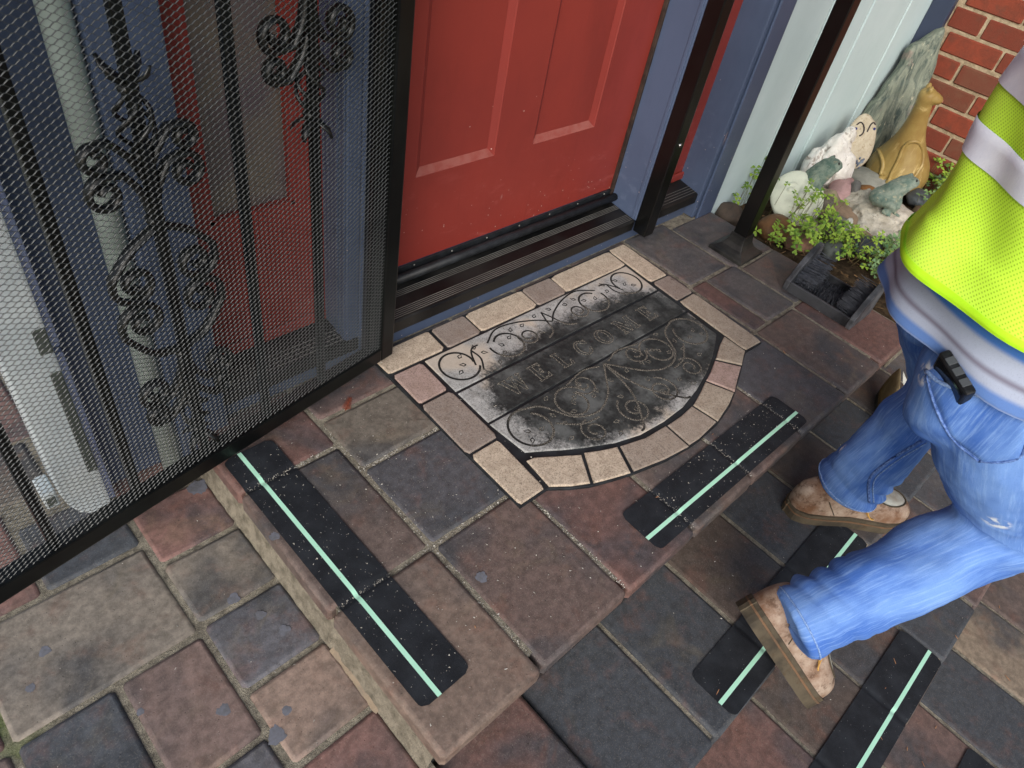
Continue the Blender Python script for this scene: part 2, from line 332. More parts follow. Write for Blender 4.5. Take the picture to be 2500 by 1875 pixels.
for j, (y0, y1) in enumerate([(1.115,1.27),(1.27,1.495),(1.495,1.72),(1.72,1.945),(1.945,2.17),(2.17,2.4)]):
    x = -.75 + (j % 3) * .05
    while x < .10:
        wd = random.choice([.15,.228,.302]); x1 = min(x + wd, .102)
        if x1 - x > .06: T(walk, x, x1, y0, y1, LW, random.choice(['red','slate','brown','olive','mott','pink']))
        x = x1
# second step and patio
xs = [-.37,-.14,.09,.315,.537,.768,.994,1.221,1.441,1.668,1.895,2.12,2.35,2.6,2.88]
cs = ['brown','slate','red','dslate','brown','red','dbrown','dslate','slate','brown','dslate','red','grey','slate']
for i in range(len(xs) - 1): T(step2, xs[i], xs[i+1], -.341, -.045, L2, ['red','brown','slate','brown','dslate','red','dbrown','dbrown','dslate','rb','slate','dslate','brown','red'][i % 14], th=.04)
cs2 = {1.437: ('rb', 'dslate'), 1.664: ('dslate', 'ltan')}
random.seed(5)
xs = [.09,.315,.537,.768,.992,1.216,1.440,1.667,1.888,2.115,2.34,2.57,2.8]
cc = ['red','slate','brown','mott','dslate','rb','dslate','ltan','brown','dslate','mott','slate']
for j in range(5):
    y1 = -.342 - j * .305; y0 = y1 - .305
    for i in range(len(xs) - 1): T(patio, xs[i], xs[i+1], y0, y1, L3, cc[(i + j * 5) % 12])
# rough mortar along the landing's left riser
def mortar_run(name, A, B, w, h, z0, parent, mat, seg=60, seed=1, outward=(-1, 0)):
    A = np.array(A); B = np.array(B); V = []; F = []; n = 6
    for i in range(seg + 1):
        p = A + (B - A) * i / seg
        for k in range(n):
            t = k / (n - 1); wv = w * (1 - t) ** 1.6; zz = z0 + h * t
            q = (mnoise.noise(Vector((p[0] * 40, p[1] * 40, t * 3 + seed))) * .35 + mnoise.noise(Vector((p[0] * 140, p[1] * 140, t * 9 + seed))) * .2)
            V.append((p[0] + outward[0] * (wv + .004 + .006 * q), p[1] + outward[1] * (wv + .004 + .006 * q), zz + .004 * q))
    for i in range(seg):
        for k in range(n - 1): F.append((i*n+k, (i+1)*n+k, (i+1)*n+k+1, i*n+k+1))
    return mobj(name, V, F, mat, parent, True)
MORT = plain('pale_rough_mortar', lin(140, 132, 117), lin(104, 98, 86), .95, 40, 1, 160, .9, .004, .1)
mortar_run('mortar_fillet', (.331, .235), (.331, 1.02), .016, .082, LW - .004, landing, MORT, 90, 2)
mortar_run('riser', (.54, .246), (2.13, .246), .0, .118, L1 - .004, landing, MORT, 120, 4, (0, -1))
ORG = plain('orange_tile_edge', lin(142, 126, 106), lin(130, 118, 104), .9, 30, 1, 200, .5, .002)
for y0, y1 in ((.36, .50),): mortar_run('tile_edge', (.3245, y0), (.3245, y1), .015, .018, LW - .002, landing, ORG, 24, 9)
# ------------------------------------------------------------------ the house
house = thing('house', 'house front with red panelled door, slate blue trim and pale siding', 'house')
YB, YF = 1.012, .985
TOP = 2.15
box('base_board', (.30, YB, -.03), (2.03, 1.20, .052), BLUE, house)
def sill(name, x0, x1, yb, ribs):
    prof = [(1.008, .050), (YF, .054), (YF, .083), (YF + .004, .087), (yb, .1005), (yb, .050)]
    V = [(x0, y, z) for y, z in prof] + [(x1, y, z) for y, z in prof]; n = len(prof)
    F = [(i, (i+1) % n, n+(i+1) % n, n+i) for i in range(n)] + [tuple(range(n))[::-1], tuple(range(n, 2*n))]
    o = mobj(name, V, F, SILL, house); a = Acc()
    for y in ribs:
        z = .087 + (y - YF - .004) / (yb - YF - .004) * .0135; a.add(*tube_vf([(x0 + .002, y, z + .0006), (x1 - .002, y, z + .0004)], .0008, 4, (0, 0, 1)))
    a.obj('sill_rib', SILLRIB, o); return o
sill('threshold', .757, 1.69, 1.115, [YF + k for k in (.009, .0145, .020, .0255, .031, .066, .071, .076, .081)])
sill('sidelight_sill', 1.745, 2.035, 1.085, [YF + k for k in (.012, .022, .032, .042)])
sill('sidelight_sill', .385, .70, 1.085, [YF + k for k in (.012, .022, .032, .042)])
# front door with two recessed lower panels (one surface, sloping panel mouldings)
fd = empty('front_door'); fd.parent = house
DUST_SKY = plain('dust_and_sky_sheen_on_red_ledge', lin(146, 84, 76), lin(138, 66, 58), .8, 40, 1)  # settled dust plus sky reflection, painted lighter on the bottom mouldings
DY = 1.10; DX0, DX1, DZ0 = .757, 1.694, .137
pan = [(.925, 1.161, .362, 1.02), (1.292, 1.528, .362, 1.02), (.925, 1.161, 1.14, 1.98), (1.292, 1.528, 1.14, 1.98)]
def panelled(name, x0, x1, z0, z1, pans, y, depth, mw_, mat, parent, thick=.045):
    gx = sorted({x0, x1, *[p[0] for p in pans], *[p[1] for p in pans]}); gz = sorted({z0, z1, *[p[2] for p in pans], *[p[3] for p in pans]})
    a = Acc()
    for i in range(len(gx) - 1):
        for j in range(len(gz) - 1):
            mx, mz = (gx[i]+gx[i+1])/2, (gz[j]+gz[j+1])/2
            if any(p[0] < mx < p[1] and p[2] < mz < p[3] for p in pans): continue
            a.add([(gx[i],y,gz[j]),(gx[i+1],y,gz[j]),(gx[i+1],y,gz[j+1]),(gx[i],y,gz[j+1])], [(0,1,2,3)])
    a.add([(x0,y,z0),(x1,y,z0),(x1,y,z1),(x0,y,z1),(x0,y+thick,z0),(x1,y+thick,z0),(x1,y+thick,z1),(x0,y+thick,z1)], [(1,0,4,5),(2,1,5,6),(3,2,6,7),(0,3,7,4),(5,4,7,6)])
    o = a.obj(name, mat, parent)
    return o
slabd = panelled('door_leaf', DX0, DX1, DZ0, 2.12, pan, DY, .012, .018, RED, fd)
for x0, x1, z0, z1 in pan:
    m_, dp = .017, .011
    R = [[(x0,DY,z0),(x1,DY,z0),(x1,DY,z1),(x0,DY,z1)], [(x0+.002,DY+.003,z0+.002),(x1-.002,DY+.003,z0+.002),(x1-.002,DY+.003,z1-.002),(x0+.002,DY+.003,z1-.002)],
         [(x0+m_,DY+dp,z0+m_),(x1-m_,DY+dp,z0+m_),(x1-m_,DY+dp,z1-m_),(x0+m_,DY+dp,z1-m_)]]
    V = sum(R, []); F = [(r*4+i, r*4+(i+1)%4, r*4+4+(i+1)%4, r*4+4+i) for r in (0, 1) for i in range(4)] + [(8,9,10,11)]
    dp_ = mobj('door_panel', V, F, RED, fd); dp_.data.materials.append(DUST_SKY)
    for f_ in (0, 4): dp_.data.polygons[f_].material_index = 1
box('gap_shade_strip', (1.6845, DY - .012, .1035), (1.6935, DY - .0004, 2.12), plain('gap_shade_brown', lin(40, 30, 26), lin(62, 48, 40), .7, 30), fd, .001)  # thin dark strip paints the shaded gap between door and jamb
box('door_sweep', (DX0 + .004, DY - .006, .1035), (DX1 - .004, DY - .0005, .1365), RUBBER, fd, .001)
tube('sweep_roll', [(DX0 + .003, DY - .022, .1185), (DX1 - .003, DY - .022, .1185)], .0115, RUBBER, fd, 14)
for x in np.linspace(DX0 + .06, DX1 - .04, 8):
    V, F = blob_vf((x, DY - .006, .1295), (.003, .0022, .003), 1, 0, 0); mobj('screw', V, F, SILLRIB, fd, True)
# jambs and mullions
box('door_jamb', (1.694, YF, .084), (1.742, 1.17, TOP), BLUE, house, .004, 2)
box('sidelight_jamb', (1.742, YF + .004, .084), (1.79, 1.16, TOP), BLUE, house, .003)
box('jamb_bead', (1.6905, YF + .006, .088), (1.694, YF + .016, TOP), BLUE, house, .001)
box('door_jamb', (.704, YF, .084), (.757, 1.17, TOP), BLUE, house, .004, 2)
box('sidelight_jamb', (.672, YF + .004, .084), (.704, 1.16, TOP), BLUE, house, .003)
box('jamb_bead', (.6685, YF + .008, .088), (.672, YF + .018, TOP), BLUE, house, .001); box('jamb_bead', (.6685, YF + .03, .088), (.672, YF + .04, TOP), BLUE, house, .001)
box('door_head', (.39, YF, TOP), (2.03, 1.17, 2.30), BLUE, house, .004)
# security door frame posts
post = box('security_door_post', (1.694, .938, .052), (1.738, YF - .0006, TOP), BLACKM, house, .003, 2)
V, F = blob_vf((1.7165, .937, .345), (.006, .003, .006), 2, 0, 0); mobj('screw', V, F, plain('chrome', (.75, .75, .75), None, .12, metal=1.0), post, True)
box('security_door_post', (.708, .938, .052), (.752, YF - .0006, TOP), BLACKM, house, .003, 2)
box('security_door_head', (.708, .938, TOP), (1.738, YF - .0006, 2.19), BLACKM, house, .003)
# sidelights
def sidelight(x0, x1, sx0, sx1, gz0, gm):
    s = empty('sidelight'); s.parent = house; y = 1.07
    panelled('sidelight_frame', x0, x1, .1005, TOP, [(sx0, sx1, gz0, 2.0)], y, 0, 0, RED, s, .04)
    mobj('glass_pane', [(sx0-.01, y+.018, gz0-.01), (sx1+.01, y+.018, gz0-.01), (sx1+.01, y+.018, 2.01), (sx0-.01, y+.018, 2.01)], [(0,1,2,3)], gm, s)
    a = Acc()
    for (xa, za, xb, zb) in ((sx0, gz0, sx1, gz0), (sx0, gz0, sx0, 2.0), (sx1, gz0, sx1, 2.0)):
        V, F = tube_vf([(xa, y + .008, za), (xb, y + .008, zb)], .011, 4, (0, 1, 0)); a.add(V, F)
    a.obj('glazing_bead', RED, s)
    box('bottom_bead', (x0 + .002, y - .010, .1005), (x1 - .002, y - .0004, .128), RED, s, .004)
sidelight(1.79, 2.045, 1.83, 1.937, .405, GLASS); sidelight(.39, .672, .447, .612, .402, REFL_PANE)
# trims
box('trim_board', (2.028, .975, .0), (2.135, 1.2, 2.3), NAVY if False else BLUE, house, .004, 2)
box('trim_board', (2.045, .966, -.01), (2.1355, .9745, 2.3), BLUE, house, .003)
box('trim_board', (.292, YF, -.10), (.388, 1.2, 2.3), BLUE_ROUGH, house, .004, 2)
# round-edged pale corner strip and the blue wall left of the door
V, F = tube_vf([(.272, 1.008, -.16), (.272, 1.008, 2.3)], .0195, 20, (0, 1, 0)); mobj('corner_pipe', V, F, plain('pale_grey_green_paint', lin(168, 182, 176), lin(150, 164, 158), .5), house, True)
box('wall', (.105, 1.06, -.2), (.292, 1.14, 2.6), BLUE_ROUGH, house, .003)
box('side_wall', (.105, 1.1402, -.2), (.20, 4.0, 2.6), BLUE_ROUGH, house, 0)
box('wall_over_door', (.2922, 1.06, 2.3005), (3.32, 1.2, 2.9), PALE, house, 0)
# pale siding boards with channels
sb = [2.136, 2.398, 2.716, 3.064, 3.318]
for i in range(4):
    box('siding_board', (sb[i] + (.0005 if i == 0 else .006), .972, -.08), (sb[i+1] - .006, .995, 2.29), PALE, house, .0035, 2)
box('siding_backing', (2.136, .9952, -.12), (3.32, 1.06, 2.29), PALE, house, 0)
box('corner_board', (3.285, .893, -.1), (3.3198, .9715, 2.3), NAVY, house, .003)
# ------------------------------------------------------------------ brick wall
bw = thing('brick_wall', 'red brick wall with sandy mortar behind the worker', 'wall')
def m_brick():
    t = NT('red_brick'); oi, co = objinfo_offset(t); n = t.noise(22, 6, .7, co); f = t.noise(160, 4, .7, co); c = t.mix(t.ramp(n, .3, .75), oi.outputs['Color'], lin(112, 60, 46))
    c = t.mix(t.ramp(t.noise(12, 5, .65, co), .58, .72, 0, .6), c, lin(96, 66, 54)); v = t.noise(60, 2, .5, t.mapping((1, 2, .4), co=co)); c = t.mix(t.ramp(v, .74, .79, 0, .8), c, lin(214, 200, 186))
    return t.fin(c, .85, .2, t.bump(t.math('ADD', n, f), .6, .003))
BRICK = m_brick()
XB = 3.32; CH = .0835; BL = .218
box('mortar_bed', (XB + .008, -.9, -.5), (XB + .2, .995, 2.4), plain('brick_mortar', lin(182, 164, 136), lin(146, 128, 104), .95, 50, 1, 200, .9, .004, .1), bw, 0)
random.seed(3); bmesh_cache = {}
def brick_mesh(L):
    k = round(L, 3)
    if k not in bmesh_cache:
        V, F = box_vf((.002, -L/2, -(CH-.013)/2), (.045, L/2, (CH-.013)/2)); me = bpy.data.meshes.new('brick'); me.from_pydata(V, [], F); bevel_mesh(me, .004); me.materials.append(BRICK); bmesh_cache[k] = me
    return bmesh_cache[k]
for row in range(-1, 29):
    z = -.062 + .0835 * .5 + row * CH - .0125
    y = .975 + (0 if row % 2 else BL / 2)
    while y > -.75:
        ya, yb = y - BL + .012, min(y, .893)
        if yb - ya > .03:
            o = link('brick', brick_mesh(round(yb - ya, 2)), None, bw); o.location = (XB + random.uniform(-.002, .003), (ya + yb) / 2, z + random.uniform(-.0015, .0015)); o.rotation_euler = (random.uniform(-.006, .006), 0, random.uniform(-.01, .01))
            r_ = random.random(); o.color = (*(lin(138, 66, 48) if r_ < .6 else lin(120, 58, 44) if r_ < .85 else lin(112, 72, 56)), 1)
        y -= BL
# ------------------------------------------------------------------ garden bed
def m_soil():
    t = NT('garden_soil'); n = t.noise(30, 6, .7); c = t.mix(t.ramp(n, .3, .7), lin(44, 36, 28), lin(96, 80, 60)); return t.fin(c, .95, .1, t.bump(t.noise(120, 5, .8), 1, .01))
V = []; F = []; nx, ny = 40, 30
for i in range(nx + 1):
    for j in range(ny + 1):
        x = 2.137 + (XB + .006 - 2.137) * i / nx; y = .228 + (.972 - .228) * j / ny; V.append((x, y, -.045 + .018 * mnoise.noise(Vector((x * 9, y * 9, 0))) + .008 * mnoise.noise(Vector((x * 40, y * 40, 1)))))
for i in range(nx):
    for j in range(ny): k = i*(ny+1)+j; F.append((k, k+ny+1, k+ny+2, k+1))
o = mobj('garden_bed', V, F, m_soil(), None, True); setp(o, 'corner bed of dark soil between siding and brick wall', kind='structure')
o = box('garden_edging', (2.136, .222, -.16), (XB + .005, .2276, -.03), GROUT, None, 0); setp(o, 'mortar edge under the garden bed', kind='structure')
# ------------------------------------------------------------------ white downspout
WHITE = plain('white_pvc', lin(208, 216, 218), lin(182, 192, 196), .4, 8, 1, grime=(14, .62, lin(150, 150, 130), .5))
ds = thing('downspout', 'white downspout with rounded foot and slotted side at the house corner', 'downspout')
pts = [(x, z) for x, z in [(.074, 2.6), (.074, -.005), (.080, -.045), (.092, -.075), (.108, -.090), (.128, -.097), (.146, -.094), (.146, 2.6)]]
V = [(x, 1.0, z) for x, z in pts] + [(x, 1.058, z) for x, z in pts]; n = len(pts)
dsp = mobj('pipe', V, [(i, (i+1) % n, n+(i+1) % n, n+i) for i in range(n)] + [tuple(range(n))[::-1], tuple(range(n, 2*n))], WHITE, ds); bevel_mesh(dsp.data, .004, 2)
LAV = plain('pale_lavender_trim', lin(176, 188, 222), lin(160, 172, 208), .45)
box('side_flange', (.1462, 1.02, .30), (.160, 1.057, 2.5), LAV, ds, .002); box('side_flange', (.1462, 1.02, -.10), (.160, 1.057, .285), LAV, ds, .002)
DK = plain('dark_slot', lin(60, 66, 60), lin(90, 96, 90), .7)
box('slot', (.128, .9985, .02), (.1445, 1.002, .27), DK, ds, .001); box('slot', (.126, .9985, .31), (.1445, 1.002, .36), DK, ds, .001)
box('strap', (.048, 1.0, -.03), (.0705, 1.05, .012), WHITE, ds, .003); box('strap_hole', (.051, .9988, -.022), (.066, 1.003, .0), DK, ds, .001)
# ------------------------------------------------------------------ security screen door
sd_ = thing('security_screen_door', 'black steel screen door folded open against the wall, scrollwork behind mesh', 'screen door')
H0 = np.array([.757, .932, .05]); da = math.radians(189.0); DD = np.array([math.cos(da), math.sin(da), 0]); NN = np.array([-DD[1], DD[0], 0]); 
if NN[1] > 0: NN = -NN                                     # NN points towards the viewer
def D(s, z, o=0.0): return H0 + DD * s + NN * o + np.array([0, 0, z - .05])
W_, ZB, ZT = .915, .05, 2.08
def dbox(name, s0, s1, z0, z1, o0, o1, mat, parent, bev=.003):
    V = [D(s, z, o) for z in (z0, z1) for o in (o0, o1) for s in (s0, s1)]
    F = [(0,1,3,2),(4,6,7,5),(0,4,5,1),(2,3,7,6),(0,2,6,4),(1,5,7,3)]
    ob = mobj(name, V, F, mat, parent); bm = bmesh.new(); bm.from_mesh(ob.data); bmesh.ops.recalc_face_normals(bm, faces=bm.faces); bm.to_mesh(ob.data); bm.free(); bevel_mesh(ob.data, bev, 2); return ob
SB = plain('satin_black_steel', lin(9, 10, 10), lin(18, 20, 19), .3, 10, 1, 300, .08, .0006, .3)
dbox('frame_stile', 0, .036, ZB, ZT, -.032, 0, SB, sd_); dbox('frame_stile', W_ - .036, W_, ZB, ZT, -.032, 0, SB, sd_)
dbox('frame_rail', .0362, W_ - .0362, ZB, ZB + .036, -.032, -.0004, SB, sd_); dbox('frame_rail', .0362, W_ - .0362, ZT - .036, ZT, -.032, -.0004, SB, sd_)
# expanded metal mesh
def mesh_panel(s0, s1, z0, z1, off):
    a, b = .0168, .0084; ns = int((s1 - s0) / (a / 2)); nz = int((z1 - z0) / (b / 2))
    i, j = np.meshgrid(np.arange(ns), np.arange(nz), indexing='ij'); k = ((i + j) % 2 == 0)
    i = i[k]; j = j[k]; VV = []; FF = []; base = 0
    for sg in (1, -1):
        jj = j + sg; ok = (jj >= 0) & (jj <= nz); i0 = i[ok]; j0 = j[ok]; j1 = jj[ok]; m = len(i0)
        dl = a * .085; P0 = np.stack([s0 + i0 * a/2 + dl, z0 + j0 * b/2], 1); P1 = np.stack([s0 + (i0+1) * a/2 - dl, z0 + j1 * b/2], 1)
        # diamonds with flattened knuckles: ribbon tilted out of the sheet
        if sg == -1: w1, w2, t0, t1 = .00032, .0, .0011, -.0011
        else: w1, w2, t0, t1 = .00032, .0, -.0008, .0008
        q = []
        for P, tt in ((P0, t0 if sg == 1 else t0), (P1, t1)):
            for (dz, do) in (((.0001, .0007), (-.0005, .0007), (-.0001, -.0007), (.0005, -.0007)) if sg == -1 else ((.0003, .0004), (-.0003, .0004), (-.0003, -.0004), (.0003, -.0004))):
                q.append(H0[None] + DD[None] * P[:, :1] + NN[None] * (off + do + 0 * tt) + np.array([[0, 0, 1.0]]) * (P[:, 1:] + dz - .05))
        Q = np.stack(q, 1); VV.append(Q.reshape(-1, 3)); idx = base + np.arange(m)[:, None] * 8
        for f in ((0,1,5,4),(1,2,6,5),(2,3,7,6),(3,0,4,7)): FF.append(idx + np.array([f]))
        base += m * 8
    PN = np.stack([s0 + i * a/2, z0 + j * b/2], 1); m = len(PN); q = []          # the short bonds where strands meet
    for ds_ in (-a * .10, a * .10):
        for (dz, do) in ((.0004, .0004), (-.0004, .0004), (-.0004, -.0004), (.0004, -.0004)): q.append(H0[None] + DD[None] * (PN[:, :1] + ds_) + NN[None] * (off + do) + np.array([[0, 0, 1.0]]) * (PN[:, 1:] + dz - .05))
    Q = np.stack(q, 1); VV.append(Q.reshape(-1, 3)); idx = base + np.arange(m)[:, None] * 8
    for f in ((0,1,5,4),(1,2,6,5),(2,3,7,6),(3,0,4,7)): FF.append(idx + np.array([f]))
    V = np.concatenate(VV); F = np.concatenate(FF)
    me = bpy.data.meshes.new('expanded_mesh'); me.vertices.add(len(V)); me.vertices.foreach_set('co', V.ravel()); me.loops.add(F.size); me.loops.foreach_set('vertex_index', F.astype(np.int32).ravel())
    me.polygons.add(len(F)); me.polygons.foreach_set('loop_start', np.arange(0, F.size, 4, dtype=np.int32)); me.update(); me.validate(); return me
MESHM = plain('mesh_paint', lin(66, 69, 69), lin(50, 53, 53), .28, 20, 1, spec=.6)
o = link('expanded_mesh', mesh_panel(.030, W_ - .030, ZB + .030, ZT - .03, -.006), MESHM, sd_); o['kind'] = 'stuff'
# bars and scrolls
IRON = plain('wrought_iron_black', lin(9, 10, 10), lin(22, 24, 22), .36, 30, 1, 80, .3, .002, .5)
def spiral(c, r0, r1, a0, turns, n=26):
    out = []
    for i in range(n + 1):
        t = i / n; a = a0 + turns * 2 * math.pi * t; r = r0 + (r1 - r0) * t; out.append((c[0] + r * math.cos(a), c[1] + r * math.sin(a)))
    return out
def flat(name, P2, parent, off=-.026, w=.0095, th=.0052):
    P = [D(s, z, off) for s, z in P2]; return tube(name, P, [(th, w)] * len(P) if False else np.array([[th, w]] * len(P)), IRON, parent, 8, NN)
bars = [.055, .19, .327, .463, .595, .735, .865]
def scrollset(s, zc, parent, flip=1, big=True):
    """one ornament: basket, petals, C scrolls and S scrolls round a bar; zc = collar height"""
    f = flip
    for sg in (1, -1):
        c1 = (s + sg * .056, zc + f * .055); p = [(s + sg * .004, zc + f * .008), (s + sg * .012, zc + f * .045), (s + sg * .030, zc + f * .075)]
        p = list(spline([np.array(q) for q in p], 6)) + spiral(c1, .026, .008, math.pi/2 * f + sg * .45, -sg * f * 1.25)
        flat('scroll', p, parent)
        c2 = (s + sg * .060, zc + f * .103); p = [(s + sg * .004, zc + f * .062), (s + sg * .016, zc + f * .092), (s + sg * .040, zc + f * .121)]
        p = list(spline([np.array(q) for q in p], 6)) + spiral(c2, .018, .008, math.pi/2 * f + sg * .3, -sg * f * 1.1, 18)
        flat('scroll', p, parent)
    za, zb = zc + f * .095, zc + f * .175
    for k in range(4):
        P = []
        for i in range(17):
            t = i / 16; a = k * math.pi / 2 + t * math.pi * 1.2; r = .021 * math.sin(math.pi * t) ** .8 + .003; P.append(D(s + r * math.cos(a), za + (zb - za) * t, -.026 + r * math.sin(a) * .8))
        tube('basket_wire', P, .0032, IRON, parent, 6)
    for k in range(4):
        a = k * math.pi / 2 + .5; P = [D(s + r * math.cos(a), zb + f * (.012 + h), -.026 + r * math.sin(a)) for r, h in ((.006, 0), (.016, .004), (.027, .012), (.033, .024))]
        tube('petal', P, np.array([[.006, .0025], [.008, .0025], [.007, .0022], [.003, .0018]]), IRON, parent, 6)
    for zq in (zc, zb + f * .004, za): 
        V, F = blob_vf(D(s, zq, -.026), (.0135, .0135, .008), 2, 0, .05); mobj('collar', V, F, IRON, parent, True)
def sscroll(s, z1, z2, parent):
    """S scrolls hanging between two collars"""
    for sg in (1, -1):
        zm = (z1 + z2) / 2; hh = abs(z1 - z2)
        p = [(s + sg * .004, z1 - .004), (s + sg * .045, z1 - hh * .12), (s + sg * .078, z1 - hh * .27)]
        p = list(spline([np.array(q) for q in p], 7)) + spiral((s + sg * .048, z1 - hh * .35), .032, .007, 0 if sg > 0 else math.pi, -sg * 1.35, 30)
        flat('scroll', p, parent)
        p = [(s + sg * .004, z2 + .004), (s + sg * .045, z2 + hh * .08), (s + sg * .080, z2 + hh * .28)]
        p = list(spline([np.array(q) for q in p], 7)) + spiral((s + sg * .048, z2 + hh * .36), .034, .007, 0 if sg > 0 else math.pi, sg * 1.35, 30)
        flat('scroll', p, parent)
for i, s in enumerate(bars):
    b = dbox('bar', s - .0075, s + .0075, ZB + .0365, ZT - .0365, -.0265, -.0135, SB, sd_, .002)
    if s == .463:
        scrollset(s, .567, b, 1); sscroll(s, .560, .330, b); scrollset(s, .325, b, -1); scrollset(s, 1.45, b, 1)
    if s in (.19, .735): scrollset(s, .826, b, -1); sscroll(s, 1.06, .833, b); scrollset(s, 1.066, b, 1)
# ------------------------------------------------------------------ handrail post
hp = thing('handrail_post', 'black square handrail post with flared foot beside the clover', 'post')
px, py = 1.996, .776
V = []; rings = [(.067, .0), (.067, .011), (.062, .014), (.052, .017), (.040, .026), (.032, .040), (.0285, .055), (.0275, .060), (.0275, .069)]
for r, z in rings: V += [(px - r, py - r * .92, z), (px + r, py - r * .92, z), (px + r, py + r * .92, z), (px - r, py + r * .92, z)]
F = [(k*4+i, k*4+(i+1) % 4, k*4+4+(i+1) % 4, k*4+4+i) for k in range(len(rings)-1) for i in range(4)] + [(3,2,1,0), tuple(range(len(V)-4, len(V)))]
fl = mobj('base_flange', V, F, plain('dusty_black_iron', lin(20, 21, 22), lin(70, 70, 66), .42, 9, .8, 200, .3, .001, .5), hp); bevel_mesh(fl.data, .0015, 2)
box('tube', (px - .0225, py - .0225, .060), (px + .0225, py + .0225, 1.02), BLACKM, hp, .003, 2)
box('cap', (px - .027, py - .027, 1.0201), (px + .027, py + .027, 1.04), BLACKM, hp, .006, 2)
# ------------------------------------------------------------------ door mat
dm = thing('doormat', 'half round rubber welcome mat with printed stone border and scrolls', 'doormat')
arc_o = [(.807,.469),(.846,.442),(.886,.420),(.945,.399),(1.0,.383),(1.08,.365),(1.16,.356),(1.20,.3545),(1.28,.359),(1.36,.375),(1.42,.398),(1.48,.424),(1.53,.447),(1.575,.467)]
arc_i = [(.832,.560),(.870,.538),(.905,.517),(.945,.494),(1.02,.460),(1.09,.441),(1.17,.434),(1.25,.436),(1.33,.452),(1.41,.474),(1.48,.503),(1.53,.530),(1.562,.548)]
ol = [(.729,.470)] + arc_o + [(1.652,.464),(1.668,.70),(1.672,.986),(1.60,.990),(.735,.990)]
V, F = prism_vf(ol, .0005, .0075, .002); mobj('rubber_base', V, F, RUBBER, dm)
MST = m_matstone(); MPN = m_matpanel(); MGR = m_matgroove()
sc_ = {k: lin(*v) for k, v in dict(a=(204, 188, 168), b=(152, 140, 132), c=(180, 156, 148), d=(178, 166, 150), e=(166, 154, 142)).items()}
stones = [([(.738,.916),(.900,.914),(.906,.986),(.738,.986)],'a'),([(.738,.804),(.818,.804),(.822,.906),(.741,.906)],'c'),([(.732,.634),(.816,.634),(.819,.796),(.736,.796)],'b'),([(.731,.473),(.802,.473),(.810,.626),(.733,.626)],'a'),
  ([(.910,.913),(1.014,.913),(1.018,.985),(.914,.985)],'b'),([(1.021,.913),(1.216,.912),(1.222,.984),(1.025,.985)],'a'),([(1.221,.912),(1.329,.911),(1.335,.983),(1.228,.984)],'b'),([(1.334,.911),(1.585,.908),(1.592,.982),(1.340,.983)],'a'),
  ([(1.590,.812),(1.662,.808),(1.668,.984),(1.599,.984)],'a'),([(1.588,.712),(1.662,.712),(1.664,.802),(1.592,.804)],'b'),([(1.578,.470),(1.649,.467),(1.661,.705),(1.588,.704)],'d'),
  ([(.812,.470),(.851,.445),(.889,.424),(.930,.488),(.838,.545),(.822,.548)],'a'),([(.897,.421),(.945,.403),(.985,.390),(1.016,.455),(.975,.472),(.940,.488)],'a'),([(.993,.388),(1.08,.369),(1.156,.359),(1.160,.428),(1.09,.435),(1.024,.453)],'e'),
  ([(1.164,.359),(1.20,.358),(1.277,.363),(1.270,.430),(1.22,.427),(1.168,.427)],'e'),([(1.285,.364),(1.36,.380),(1.402,.394),(1.372,.461),(1.33,.446),(1.278,.432)],'d'),([(1.410,.397),(1.46,.419),(1.506,.440),(1.463,.494),(1.42,.477),(1.381,.464)],'c'),([(1.514,.443),(1.545,.457),(1.572,.470),(1.572,.538),(1.53,.523),(1.472,.498)],'d')]
for poly, k in stones:
    q = [np.array(p) for p in poly]; q2 = []
    for i in range(len(q)):                                   # a little unevenness on every side
        a_, b_ = q[i], q[(i + 1) % len(q)]
        for t in (.06, .94) if len(q) == 4 else (.0001,): q2.append(a_ + (b_ - a_) * t + rng.uniform(-.0012, .0012, 2))
    V, F = prism_vf(q2, .007, .0122, .0028); o = mobj('border_stone', V, F, MST, dm); o.color = (*sc_[k], 1)
pA = [(.829,.789),(1.574,.778),(1.582,.903),(.833,.906)]; pB = [(.827,.676),(1.570,.668),(1.573,.770),(.829,.781)]; pC = [(.826,.570)] + arc_i[:-1] + [(1.564,.556),(1.569,.661),(.826,.669)]
pC = [(.835,.566),(.872,.545),(.908,.523),(.948,.501),(1.022,.467),(1.09,.448),(1.17,.441),(1.25,.443),(1.33,.459),(1.405,.481),(1.476,.510),(1.53,.538),(1.560,.556),(1.569,.661),(.826,.669)]
for p in (pA, pB, pC): V, F = prism_vf(p, .007, .0112, .0022); mobj('panel', V, F, MPN, dm)
ZP = .0112
def groove(P2, w=.0016, name='scroll_line', parent=None):
    V, F = tube_vf([(x, y, ZP) for x, y in P2], np.array([[w, .0009]] * len(P2)), 6, (0, 0, 1)); return V, F
gA = Acc()
def gl(P, w=.0017): gA.add(*groove(P, w * 1.45))
def leaf(x, y, a, L=.016):
    c, s_ = math.cos(a), math.sin(a); P = [(0, 0), (L*.35, L*.3), (L, 0), (L*.35, -L*.3), (0, 0)]; gl([(x + u*c - v*s_, y + u*s_ + v*c) for u, v in P], .0011)
def mir(P, m): return [(2*m - x, y) for x, y in P]
def both(P, m, w=.0018): gl(P, w); gl(mir(P, m), w)
m1 = 1.203
both(list(spline([np.array(p) for p in [(.93,.806),(.95,.84),(.948,.875)]], 6)) , m1)
both(spiral((.889,.851), .052, .040, -.6, -.95, 34), m1, .0022); both(list(spline([np.array(p) for p in [(.924,.828),(.94,.862),(.955,.878),(.975,.880)]], 6)), m1)
both(spiral((1.042,.843), .050, .034, 2.9, .92, 34), m1, .0022); both(spiral((1.108,.835), .030, .010, 2.6, 1.45, 30), m1)
